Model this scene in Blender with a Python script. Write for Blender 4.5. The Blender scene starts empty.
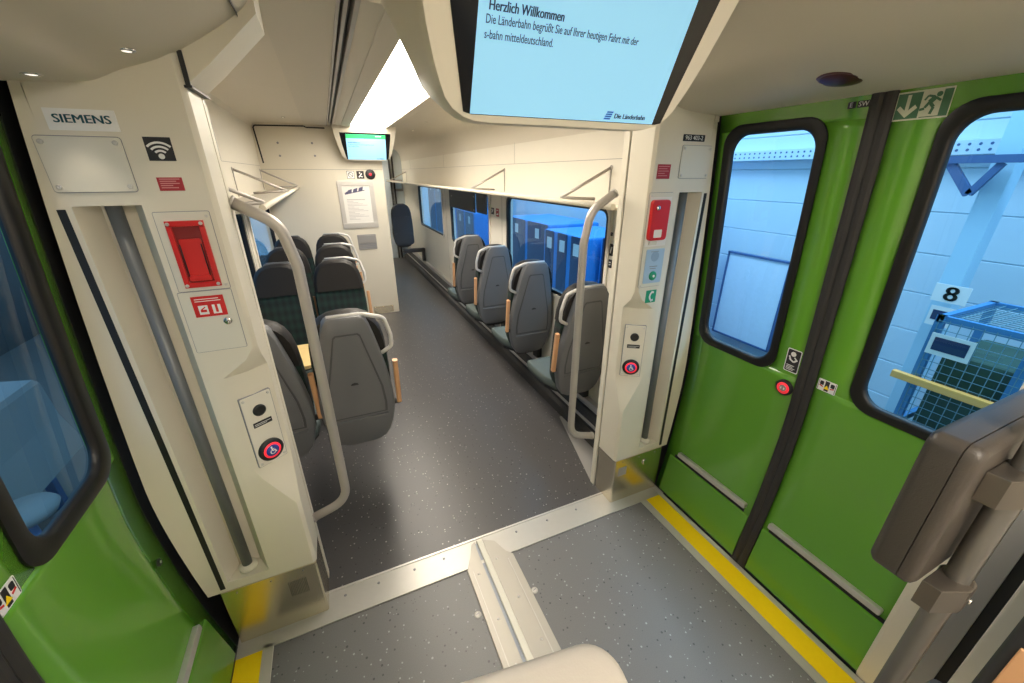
import bpy, bmesh, math, random
from mathutils import Vector, Matrix
random.seed(7)
scn = bpy.context.scene
COL = scn.collection
R = math.radians
C0 = 0.4575                     # centre line of the coach
# ------------------------------------------------------------------ materials
MATS = {}
def srgb(r, g, b):
    f = lambda v: (v/255/12.92) if v/255 <= .04045 else ((v/255+.055)/1.055)**2.4
    return (f(r), f(g), f(b), 1)
def mat(name, col, rough=.5, metal=0, emit=0, coat=0, noise=0, nscale=20, bump=0, bscale=200, spec=.5):
    m = bpy.data.materials.new(name); m.use_nodes = True
    nt = m.node_tree; b = nt.nodes['Principled BSDF']
    b.inputs['Roughness'].default_value = rough
    b.inputs['Metallic'].default_value = metal
    b.inputs['Coat Weight'].default_value = coat
    b.inputs['Coat Roughness'].default_value = .04
    b.inputs['Specular IOR Level'].default_value = spec
    b.inputs['Base Color'].default_value = col
    tc = nt.nodes.new('ShaderNodeTexCoord')
    if noise:
        n = nt.nodes.new('ShaderNodeTexNoise'); n.inputs['Scale'].default_value = nscale
        n.inputs['Detail'].default_value = 4
        mx = nt.nodes.new('ShaderNodeMix'); mx.data_type = 'RGBA'
        nt.links.new(tc.outputs['Object'], n.inputs['Vector'])
        nt.links.new(n.outputs['Fac'], mx.inputs['Factor'])
        mx.inputs[6].default_value = tuple(c*(1-noise) for c in col[:3])+(1,)
        mx.inputs[7].default_value = tuple(min(1, c*(1+noise)) for c in col[:3])+(1,)
        nt.links.new(mx.outputs[2], b.inputs['Base Color'])
    if bump:
        n = nt.nodes.new('ShaderNodeTexNoise'); n.inputs['Scale'].default_value = bscale
        bp = nt.nodes.new('ShaderNodeBump'); bp.inputs['Strength'].default_value = bump
        bp.inputs['Distance'].default_value = .002
        nt.links.new(tc.outputs['Object'], n.inputs['Vector'])
        nt.links.new(n.outputs['Fac'], bp.inputs['Height'])
        nt.links.new(bp.outputs['Normal'], b.inputs['Normal'])
    if emit:
        b.inputs['Emission Color'].default_value = col
        b.inputs['Emission Strength'].default_value = emit
    MATS[name] = m
    return m
def speckle(name, base, light, dark, rough=.45, scale=75, th=.16):
    m = mat(name, base, rough); nt = m.node_tree; b = nt.nodes['Principled BSDF']
    tc = nt.nodes.new('ShaderNodeTexCoord')
    def spots(sc, th, off):
        mp = nt.nodes.new('ShaderNodeMapping'); mp.inputs['Location'].default_value = off
        v = nt.nodes.new('ShaderNodeTexVoronoi'); v.inputs['Scale'].default_value = sc
        nt.links.new(tc.outputs['Object'], mp.inputs['Vector']); nt.links.new(mp.outputs[0], v.inputs['Vector'])
        sp = nt.nodes.new('ShaderNodeSeparateColor'); nt.links.new(v.outputs['Color'], sp.inputs[0])
        a = nt.nodes.new('ShaderNodeMath'); a.operation = 'MULTIPLY'; a.inputs[1].default_value = th*2
        nt.links.new(sp.outputs[0], a.inputs[0])
        l = nt.nodes.new('ShaderNodeMath'); l.operation = 'LESS_THAN'
        nt.links.new(v.outputs['Distance'], l.inputs[0]); nt.links.new(a.outputs[0], l.inputs[1])
        g = nt.nodes.new('ShaderNodeMath'); g.operation = 'GREATER_THAN'; g.inputs[1].default_value = .62
        nt.links.new(sp.outputs[1], g.inputs[0])
        x = nt.nodes.new('ShaderNodeMath'); x.operation = 'MULTIPLY'
        nt.links.new(l.outputs[0], x.inputs[0]); nt.links.new(g.outputs[0], x.inputs[1])
        return x.outputs[0]
    n = nt.nodes.new('ShaderNodeTexNoise'); n.inputs['Scale'].default_value = 300
    nt.links.new(tc.outputs['Object'], n.inputs['Vector'])
    m0 = nt.nodes.new('ShaderNodeMix'); m0.data_type = 'RGBA'
    m0.inputs[6].default_value = tuple(c*.8 for c in base[:3])+(1,); m0.inputs[7].default_value = tuple(c*1.2 for c in base[:3])+(1,)
    nt.links.new(n.outputs['Fac'], m0.inputs['Factor'])
    m1 = nt.nodes.new('ShaderNodeMix'); m1.data_type = 'RGBA'; m1.inputs[7].default_value = light
    nt.links.new(m0.outputs[2], m1.inputs[6]); nt.links.new(spots(scale, th, (0, 0, .3)), m1.inputs['Factor'])
    m2 = nt.nodes.new('ShaderNodeMix'); m2.data_type = 'RGBA'; m2.inputs[7].default_value = dark
    nt.links.new(m1.outputs[2], m2.inputs[6]); nt.links.new(spots(scale*.9, th, (3.1, 1.7, .9)), m2.inputs['Factor'])
    nt.links.new(m2.outputs[2], b.inputs['Base Color'])
    return m
def glass(name, tint, ior=.04):
    m = bpy.data.materials.new(name); m.use_nodes = True; nt = m.node_tree
    for n in list(nt.nodes): nt.nodes.remove(n)
    o = nt.nodes.new('ShaderNodeOutputMaterial'); t = nt.nodes.new('ShaderNodeBsdfTransparent')
    g = nt.nodes.new('ShaderNodeBsdfGlossy'); g.inputs['Roughness'].default_value = .01
    lw = nt.nodes.new('ShaderNodeLayerWeight'); lw.inputs['Blend'].default_value = .5
    pw = nt.nodes.new('ShaderNodeMath'); pw.operation = 'POWER'; pw.inputs[1].default_value = 5
    nt.links.new(lw.outputs['Facing'], pw.inputs[0])
    f = nt.nodes.new('ShaderNodeMath'); f.operation = 'MULTIPLY_ADD'; f.inputs[1].default_value = 1-ior; f.inputs[2].default_value = ior
    nt.links.new(pw.outputs[0], f.inputs[0])
    mx = nt.nodes.new('ShaderNodeMixShader'); t.inputs[0].default_value = tint
    nt.links.new(f.outputs[0], mx.inputs[0]); nt.links.new(t.outputs[0], mx.inputs[1]); nt.links.new(g.outputs[0], mx.inputs[2])
    nt.links.new(mx.outputs[0], o.inputs[0]); MATS[name] = m
    return m

CREAM = mat('cream_plastic', (.72, .67, .56, 1), .42, noise=.02, nscale=6)
PANEL = mat('white_panel', (.74, .70, .61, 1), .5, noise=.02, nscale=5)
COVER = mat('cover_plate_paint', (.70, .67, .58, 1), .45)
CEIL = mat('ceiling_beige', (.66, .60, .50, 1), .6, noise=.02, nscale=3)
SALC = mat('saloon_ceiling', (.66, .61, .52, 1), .55, noise=.02, nscale=4)
BLACK = mat('black_rubber', (.012, .012, .013, 1), .45)
FRAMEB = mat('window_frame_black', (.007, .006, .006, 1), .42)
SEAL = mat('door_seal_rubber', (.028, .026, .026, 1), .55, bump=.1)
GREEN = mat('green_door_paint', (.125, .345, .030, 1), .2, coat=.5, noise=.03, nscale=2)
YEL = mat('yellow_strip', (1, .68, .003, 1), .5, noise=.05, nscale=60)
ALU = mat('aluminium_strip', (.52, .50, .46, 1), .38, metal=.35, noise=.04, nscale=30)
STEEL = mat('brushed_steel', (.76, .69, .54, 1), .27, metal=1, bump=.08, bscale=90)
SATIN = mat('satin_tube', (.46, .43, .40, 1), .45, metal=.5, noise=.03)
TUBED = mat('dark_satin_tube', (.20, .188, .172, 1), .42, metal=.6, noise=.04)
RAILG = mat('grip_rail_grey', (.16, .17, .18, 1), .45, metal=.2)
SHELL = mat('seat_shell_grey', (.14, .144, .152, 1), .45, noise=.04, nscale=9)
SHELLD = mat('seat_shell_dark', (.028, .032, .040, 1), .5)
HANDLE = mat('light_grey_handle', (.60, .59, .57, 1), .35)
WOOD = mat('beech_wood', (.62, .34, .17, 1), .45, noise=.15, nscale=12)
TABLE = mat('table_maple', (.78, .56, .24, 1), .4, noise=.08, nscale=10)
LEATHER = mat('black_leather', (.018, .016, .015, 1), .55, bump=.3, bscale=150, spec=.3)
DARK = mat('dark_plastic', (.03, .03, .032, 1), .5)
HEAT = mat('heater_box', (.055, .052, .05, 1), .5, metal=.3)
RED = mat('signal_red', (.62, .012, .012, 1), .35)
DRED = mat('label_red', (.36, .018, .03, 1), .5)
WHITE = mat('white_print', (.82, .82, .80, 1), .5)
PAPER = mat('paper', (.80, .78, .74, 1), .7)
GREY = mat('grey_print', (.25, .25, .27, 1), .6)
INK = mat('black_print', (.015, .015, .018, 1), .5)
PETROL = mat('petrol_print', (.004, .11, .15, 1), .5)
BLUEL = mat('pale_blue_label', (.38, .53, .70, 1), .45)
GRN = mat('sign_green', (.01, .30, .16, 1), .5)
SGRN = mat('glow_sign_green', (.06, .17, .09, 1), .5)
SWHT = mat('glow_sign_cream', (.66, .68, .54, 1), .55)
BLUE = mat('symbol_blue', (.03, .06, .35, 1), .4)
REDLIT = mat('lit_red_ring', (.85, .03, .05, 1), .4, emit=.55)
BROWN = mat('box_grey_brown', (.060, .050, .042, 1), .42, bump=.25, bscale=400)
CLAMP = mat('clamp_metal', (.17, .15, .13, 1), .36, metal=.8, noise=.04)
GB = mat('grey_beige_shell', (.52, .47, .41, 1), .5, bump=.12, bscale=350, noise=.03)
LAMP = mat('light_panel_glow', (1, .91, .775, 1), .5, emit=15)
LAMPB = mat('rear_light_panel_glow', (1, .91, .775, 1), .5, emit=18)
SPOT = mat('downlight_glow', (1, .93, .82, 1), .5, emit=.9)
SCR = mat('screen_blue', (.27, .60, .88, 1), .6, emit=.36)
SCRG = mat('screen_green', (.03, .40, .13, 1), .6, emit=.5)
SCRT = mat('screen_text', (.01, .05, .14, 1), .5)
SCRL = mat('screen_logo', (.01, .13, .55, 1), .5)
SCRW = mat('screen_white', (.85, .95, 1, 1), .5, emit=.6)
LENS = mat('dark_red_lens', (.055, .007, .007, 1), .4)
CHROME = mat('chrome', (.7, .7, .7, 1), .12, metal=1)
SILV = mat('silver_frame', (.62, .60, .57, 1), .38, metal=.5)
FLAP = mat('grey_flap', (.30, .29, .28, 1), .45)
FLOORV = speckle('floor_vestibule', (.160, .157, .157, 1), (.34, .36, .35, 1), (.07, .07, .07, 1), .42, 66, .14)
FLOORS = speckle('floor_saloon', (.078, .075, .077, 1), (.36, .35, .33, 1), (.028, .027, .028, 1), .36, 62, .13)
GLASS = glass('door_glass', (.44, .74, .95, 1), .04)
GLASS2 = glass('saloon_glass', (.62, .83, .97, 1), .03)
HALLW = mat('hall_cladding', (.58, .68, .74, 1), .6, noise=.06, nscale=1.5)
HALLF = mat('hall_floor', (.11, .10, .09, 1), .6, noise=.2, nscale=2)
HALLD = mat('hall_dark', (.05, .048, .045, 1), .7, noise=.3, nscale=1.5)
POST = mat('hall_post_blue', (.42, .62, .74, 1), .5)
CAGEF = mat('cage_frame_blue', (.05, .20, .42, 1), .5)
SHEET = mat('grey_sheet', (.24, .23, .22, 1), .6)
STEELB = mat('hall_beam_blue', (.06, .12, .26, 1), .5)
CABB = mat('cabinet_blue', (.03, .24, .62, 1), .45)
CABD = mat('cabinet_window', (.015, .035, .10, 1), .3)
WIRE = mat('cage_wire', (.14, .27, .33, 1), .5)
GOODS = mat('crate_goods', (.03, .07, .05, 1), .7, noise=.3, nscale=8)
YBAR = mat('shelf_edge_ochre', (.95, .42, .10, 1), .5)
TARP = mat('pale_sheet', (.72, .80, .86, 1), .6, noise=.05)

# plaid upholstery
def plaid():
    m = mat('green_plaid', (.012, .022, .020, 1), .9); nt = m.node_tree; b = nt.nodes['Principled BSDF']
    tc = nt.nodes.new('ShaderNodeTexCoord'); last = None
    for d, sc in (('X', 14), ('Z', 9)):
        w = nt.nodes.new('ShaderNodeTexWave'); w.bands_direction = d; w.inputs['Scale'].default_value = sc/2
        w.inputs['Distortion'].default_value = .3
        nt.links.new(tc.outputs['Object'], w.inputs['Vector'])
        if last is None: last = w.outputs['Fac']
        else:
            a = nt.nodes.new('ShaderNodeMath'); a.operation = 'ADD'
            nt.links.new(last, a.inputs[0]); nt.links.new(w.outputs['Fac'], a.inputs[1]); last = a.outputs[0]
    h = nt.nodes.new('ShaderNodeMath'); h.operation = 'MULTIPLY'; h.inputs[1].default_value = .5
    nt.links.new(last, h.inputs[0])
    mx = nt.nodes.new('ShaderNodeMix'); mx.data_type = 'RGBA'
    mx.inputs[6].default_value = (.010, .012, .013, 1); mx.inputs[7].default_value = (.013, .038, .031, 1)
    nt.links.new(h.outputs[0], mx.inputs['Factor']); nt.links.new(mx.outputs[2], b.inputs['Base Color'])
    return m
PLAID = plaid()
def perforated():
    m = mat('perforated_ceiling', (.60, .56, .48, 1), .6); nt = m.node_tree; b = nt.nodes['Principled BSDF']
    tc = nt.nodes.new('ShaderNodeTexCoord'); mp = nt.nodes.new('ShaderNodeMapping')
    v = nt.nodes.new('ShaderNodeTexVoronoi'); v.inputs['Randomness'].default_value = 0; v.inputs['Scale'].default_value = 95
    nt.links.new(tc.outputs['Object'], mp.inputs['Vector']); nt.links.new(mp.outputs[0], v.inputs['Vector'])
    l = nt.nodes.new('ShaderNodeMath'); l.operation = 'LESS_THAN'; l.inputs[1].default_value = .30
    nt.links.new(v.outputs['Distance'], l.inputs[0])
    mx = nt.nodes.new('ShaderNodeMix'); mx.data_type = 'RGBA'
    mx.inputs[6].default_value = (.62, .58, .50, 1); mx.inputs[7].default_value = (.30, .27, .23, 1)
    nt.links.new(l.outputs[0], mx.inputs['Factor']); nt.links.new(mx.outputs[2], b.inputs['Base Color'])
    return m
PERF = perforated()

# ------------------------------------------------------------------ mesh helpers
class MB:
    def __init__(s): s.bm = bmesh.new()
    def box(s, x0, x1, y0, y1, z0, z1, bev=0, seg=2):
        x0, x1 = sorted((x0, x1)); y0, y1 = sorted((y0, y1)); z0, z1 = sorted((z0, z1))
        t = bmesh.new()
        M = Matrix.Translation(((x0+x1)/2, (y0+y1)/2, (z0+z1)/2)) @ Matrix.Diagonal((x1-x0, y1-y0, z1-z0, 1))
        bmesh.ops.create_cube(t, size=1, matrix=M)
        if bev: bmesh.ops.bevel(t, geom=t.edges[:], offset=bev, segments=seg, affect='EDGES', profile=.6)
        s.join(t); return s
    def join(s, t):
        me = bpy.data.meshes.new('tmp'); t.to_mesh(me); t.free(); s.bm.from_mesh(me); bpy.data.meshes.remove(me)
    def plate(s, poly, O, X, Y, t, bev=0, back=0):
        O, X, Y = Vector(O), Vector(X).normalized(), Vector(Y).normalized(); N = X.cross(Y)
        b = bmesh.new(); n = len(poly)
        lo = [b.verts.new(O+X*p[0]+Y*p[1]-N*back) for p in poly]
        hi = [b.verts.new(O+X*p[0]+Y*p[1]+N*t) for p in poly]
        f = b.faces.new(hi)
        b.faces.new(lo[::-1])
        for i in range(n): b.faces.new((lo[i], lo[(i+1) % n], hi[(i+1) % n], hi[i]))
        if bev: bmesh.ops.bevel(b, geom=list(f.edges), offset=bev, segments=2, affect='EDGES', profile=.6)
        s.join(b); return s
    def tube(s, pts, r, n=14, caps=True):
        pts = [Vector(p) for p in pts]; rings = []
        prev = None
        for i, p in enumerate(pts):
            d = (pts[min(i+1, len(pts)-1)]-pts[max(i-1, 0)]).normalized()
            if prev is None:
                a = Vector((0, 0, 1)) if abs(d.z) < .9 else Vector((1, 0, 0)); u = d.cross(a).normalized()
            else: u = (prev-d*prev.dot(d)).normalized()
            prev = u; v = d.cross(u)
            rr = r[i] if isinstance(r, (list, tuple)) else r
            rings.append([s.bm.verts.new(p+(u*math.cos(2*math.pi*k/n)+v*math.sin(2*math.pi*k/n))*rr) for k in range(n)])
        for a, b in zip(rings, rings[1:]):
            for k in range(n):
                f = s.bm.faces.new((a[k], a[(k+1) % n], b[(k+1) % n], b[k])); f.smooth = True
        if caps: s.bm.faces.new(rings[0][::-1]); s.bm.faces.new(rings[-1])
        return s
    def loft(s, rings, caps=True, closed=True, smooth=True):
        vs = [[s.bm.verts.new(Vector(p)) for p in r] for r in rings]; n = len(vs[0])
        for a, b in zip(vs, vs[1:]):
            for k in range(n if closed else n-1):
                f = s.bm.faces.new((a[k], a[(k+1) % n], b[(k+1) % n], b[k])); f.smooth = smooth
        if caps: s.bm.faces.new(vs[0][::-1]); s.bm.faces.new(vs[-1])
        return s
    def lathe(s, prof, O, axis, n=24):
        axis = Vector(axis).normalized(); a = Vector((0, 0, 1)) if abs(axis.z) < .9 else Vector((1, 0, 0))
        u = axis.cross(a).normalized(); v = axis.cross(u); O = Vector(O)
        rings = [[O+axis*h+(u*math.cos(2*math.pi*k/n)+v*math.sin(2*math.pi*k/n))*max(r, 1e-5) for k in range(n)] for r, h in prof]
        return s.loft(rings)
    def quad(s, *p):
        s.bm.faces.new([s.bm.verts.new(Vector(q)) for q in p]); return s
def woff(o):
    v = Vector((0, 0, 0))
    while o is not None: v += o.location; o = o.parent
    return v
def link(name, me, material, parent=None):
    o = bpy.data.objects.new(name, me); COL.objects.link(o)
    if parent is not None: o.parent = parent
    if material is not None:
        me.materials.clear(); me.materials.append(material)
    return o
def obj(name, mb, material, parent=None, origin=None, smooth=None, tag_=None):
    bm = mb.bm
    bmesh.ops.recalc_face_normals(bm, faces=bm.faces[:])
    off = woff(parent)
    if origin is not None: off = off+Vector(origin)
    bmesh.ops.translate(bm, verts=bm.verts[:], vec=-off)
    me = bpy.data.meshes.new(name); bm.to_mesh(me); bm.free()
    if smooth is not None:
        for p in me.polygons: p.use_smooth = True
        try: me.set_sharp_from_angle(angle=R(smooth))
        except Exception: pass
    o = link(name, me, material, parent)
    if origin is not None: o.location = Vector(origin)
    return o
def tag(o, label=None, cat=None, group=None, kind=None):
    if label: o['label'] = label
    if cat: o['category'] = cat
    if group: o['group'] = group
    if kind: o['kind'] = kind
    return o
def empty(name, loc, label, cat, group=None, kind=None):
    o = bpy.data.objects.new(name, None); o.empty_display_size = .05; COL.objects.link(o); o.location = loc
    return tag(o, label, cat, group, kind)
def fillet(pts, r, n=7):
    pts = [Vector(p) for p in pts]; out = [pts[0]]
    for a, p, b in zip(pts, pts[1:], pts[2:]):
        d1, d2 = (a-p).normalized(), (b-p).normalized()
        ang = d1.angle(d2); t = min(r/math.tan(ang/2), (a-p).length*.49, (b-p).length*.49)
        p1, p2 = p+d1*t, p+d2*t
        for k in range(n+1):
            q = k/n; out.append(p1*(1-q)**2+p*2*q*(1-q)+p2*q*q)
    return out+[pts[-1]]
def rrect(cx, cy, w, h, r, n=6):
    r = min(r, w/2, h/2); o = []
    for sx, sy, a0 in ((1, -1, -90), (1, 1, 0), (-1, 1, 90), (-1, -1, 180)):
        for k in range(n+1):
            a = R(a0+90*k/n); o.append((cx+sx*(w/2-r)+r*math.cos(a), cy+sy*(h/2-r)+r*math.sin(a)))
    return o
def circ(cx, cy, r, n=24): return [(cx+r*math.cos(2*math.pi*k/n), cy+r*math.sin(2*math.pi*k/n)) for k in range(n)]
def arc(cx, cy, r0, r1, a0, a1, n=12):
    A = [R(a0+(a1-a0)*k/n) for k in range(n+1)]
    return [(cx+r1*math.cos(a), cy+r1*math.sin(a)) for a in A]+[(cx+r0*math.cos(a), cy+r0*math.sin(a)) for a in A[::-1]]
def bar(x0, y0, x1, y1, w):
    dx, dy = x1-x0, y1-y0; l = math.hypot(dx, dy); nx, ny = -dy/l*w/2, dx/l*w/2
    return [(x0+nx, y0+ny), (x0-nx, y0-ny), (x1-nx, y1-ny), (x1+nx, y1+ny)]
def rect(x0, y0, x1, y1): return [(x0, y0), (x1, y0), (x1, y1), (x0, y1)]
def text(name, s, size, O, X, Y, material, parent, align='LEFT', bold=0, depth=.0004, xs=1):
    cu = bpy.data.curves.new('txt', 'FONT'); cu.body = s; cu.size = size; cu.align_x = align; cu.align_y = 'CENTER'
    cu.extrude = depth; cu.resolution_u = 3
    t = bpy.data.objects.new('txt', cu); COL.objects.link(t)
    bpy.context.view_layer.update()
    me = bpy.data.meshes.new_from_object(t.evaluated_get(bpy.context.evaluated_depsgraph_get()))
    bpy.data.objects.remove(t); bpy.data.curves.remove(cu)
    X, Y = Vector(X).normalized(), Vector(Y).normalized(); N = X.cross(Y); off = woff(parent)
    M = Matrix((X*xs, Y, N)).transposed().to_4x4(); M.translation = Vector(O)-off
    me.transform(M)
    if bold:
        b = bmesh.new(); b.from_mesh(me); b.from_mesh(me); nv = len(b.verts)//2; b.verts.ensure_lookup_table()
        for v in b.verts[nv:]: v.co += X*bold*size
        b.to_mesh(me); b.free()
    return link(name, me, material, parent)
EX, EY, EZ = (1, 0, 0), (0, 1, 0), (0, 0, 1)

# ------------------------------------------------------------------ door / side-wall curve
WT = [(-.1, 1.045), (0, 1.053), (.29, 1.098), (.55, 1.123), (.75, 1.131), (.95, 1.122), (1.3, 1.099), (1.53, 1.081), (1.73, 1.063), (1.92, 1.042), (2.5, .98)]
def w(z):
    if z <= WT[0][0]: return WT[0][1]
    if z >= WT[-1][0]: return WT[-1][1]
    for i in range(len(WT)-1):
        (a, b), (d, e) = WT[i], WT[i+1]
        if z <= d:
            sl = lambda k: (WT[k+1][1]-WT[k-1][1])/(WT[k+1][0]-WT[k-1][0]) if 0 < k < len(WT)-1 else (e-b)/(d-a)
            h = d-a; t = (z-a)/h; m0, m1 = sl(i)*h, sl(i+1)*h
            return (2*t**3-3*t*t+1)*b+(t**3-2*t*t+t)*m0+(-2*t**3+3*t*t)*e+(t**3-t*t)*m1
def dp(side, y, z, dep=0): return Vector((C0+side*(w(z)-dep), y, z))     # dep > 0: towards the inside
def dframe(side, y, z, dep=0):
    O = dp(side, y, z, dep); up = (dp(side, y, z+.03)-dp(side, y, z-.03)).normalized()
    return O, Vector((0, -side, 0)), up
mx = lambda side, x: x if side > 0 else 2*C0-x

# ================================================================== floors and sills
m = MB(); m.box(-.497, 1.345, -3, 1.246, -.04, 0)
tag(obj('floor', m, FLOORV), 'grey speckled vestibule floor between the two green doors', 'floor', kind='structure')
m = MB(); m.box(-.62, 1.56, 1.39, 9.6, -.04, 0)
tag(obj('floor.001', m, FLOORS), 'dark speckled saloon floor running down the aisle', 'floor', kind='structure')
t = empty('trim_1', (C0, 1.32, 0), 'pale metal sill plate across the opening between vestibule and saloon', 'sill', kind='structure')
m = MB(); m.plate(rect(-.60, 1.246, 1.52, 1.39), (0, 0, 0), EX, EY, .004, .001, back=.04)
obj('sill_plate', m, ALU, t)
m = MB(); m.box(-.30, 1.2, 1.245, 1.262, .004, .007, .001); obj('sill_ridge', m, ALU, t)
m = MB(); m.box(-.27, 1.18, 1.383, 1.393, .003, .008, .001); obj('edge_profile', m, SILV, t)
for x in (-.2, -.06, .1, .24, .62, .8, .98):
    m = MB(); m.lathe([(.006, 0), (.006, .0015), (.0005, .0015)], (x, 1.345, .004), EZ, 10); obj('screw', m, GREY, t)
for side, nm, lab in ((1, 'trim_2', 'yellow door step strip below the right green doors'), (-1, 'trim_3', 'yellow door step strip below the left green doors')):
    f = (lambda v: v) if side > 0 else (lambda v: 2*.4395-v)
    t = empty(nm, (f(1.42), .6, 0), lab, 'step edge', kind='structure')
    m = MB(); m.box(f(1.345), f(1.383), -.6, 1.262, -.03, .004, .0015); obj('edge_profile', m, ALU, t)
    m = MB(); m.box(f(1.384), f(1.476), -.6, 1.285, -.03, .003); obj('yellow_strip', m, YEL, t)
    m = MB(); m.box(f(1.477), f(1.500), -.6, 1.30, -.03, .006, .0015); obj('outer_profile', m, SILV, t)
    m = MB(); m.box(f(1.500), f(1.66), -.6, 1.33, -.05, -.006); obj('door_gap', m, BLACK, t)
PLB = mat('plate_beige_metal', (.42, .39, .34, 1), .42, metal=.3)
t = empty('trim_4', (.4375, .7, 0), 'raised pale metal joint cover running along the middle of the vestibule floor', 'floor cover', kind='structure')
m = MB(); m.plate([(.322, -2.9), (.398, -2.9), (.398, 1.33), (.405, 1.372), (.385, 1.362), (.358, 1.30), (.322, 1.237)], (0, 0, 0), EX, EY, .009, .003)
obj('cover_plate', m, PLB, t)
m = MB(); m.plate([(.440, -2.9), (.553, -2.9), (.553, 1.238), (.523, 1.262), (.496, 1.338), (.440, 1.372)], (0, 0, 0), EX, EY, .009, .003)
obj('cover_plate', m, PLB, t)
m = MB(); m.box(.398, .412, -2.9, 1.36, 0, .006); obj('joint_seal', m, mat('joint_grey_blue', (.30, .33, .38, 1), .5), t)
m = MB(); m.box(.412, .440, -2.9, 1.372, 0, .016, .003); obj('centre_ridge', m, COVER, t)
m = MB()
for x in (.345, .52): m.box(x-.002, x+.002, -2.9, 1.22, .009, .0105)
obj('rib', m, ALU, t)
for x, y in ((.365, 1.2), (.372, .98), (.372, .8), (.47, 1.24), (.488, 1.03), (.50, .84)):
    m = MB(); m.lathe([(.005, 0), (.005, .001), (.0005, .001)], (x, y, .009), EZ, 10); obj('screw', m, SILV, t)
for k, (x, y, s) in enumerate(((.302, 1.035, 'left'), (.567, 1.032, 'right'))):
    t = empty('floor_screw', (x, y, 0), 'round silver floor fixing on the %s of the joint cover' % s, 'floor fixing', 'floor fixings beside the joint cover')
    m = MB(); m.lathe([(.015, 0), (.015, .002), (.011, .004), (.0005, .004)], (x, y, 0), EZ, 20); obj('cap', m, ALU, t)
    m = MB(); m.plate(bar(-.007, 0, .007, .003, .003), (x, y, .004), EX, EY, .001); obj('slot', m, GREY, t)

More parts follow.
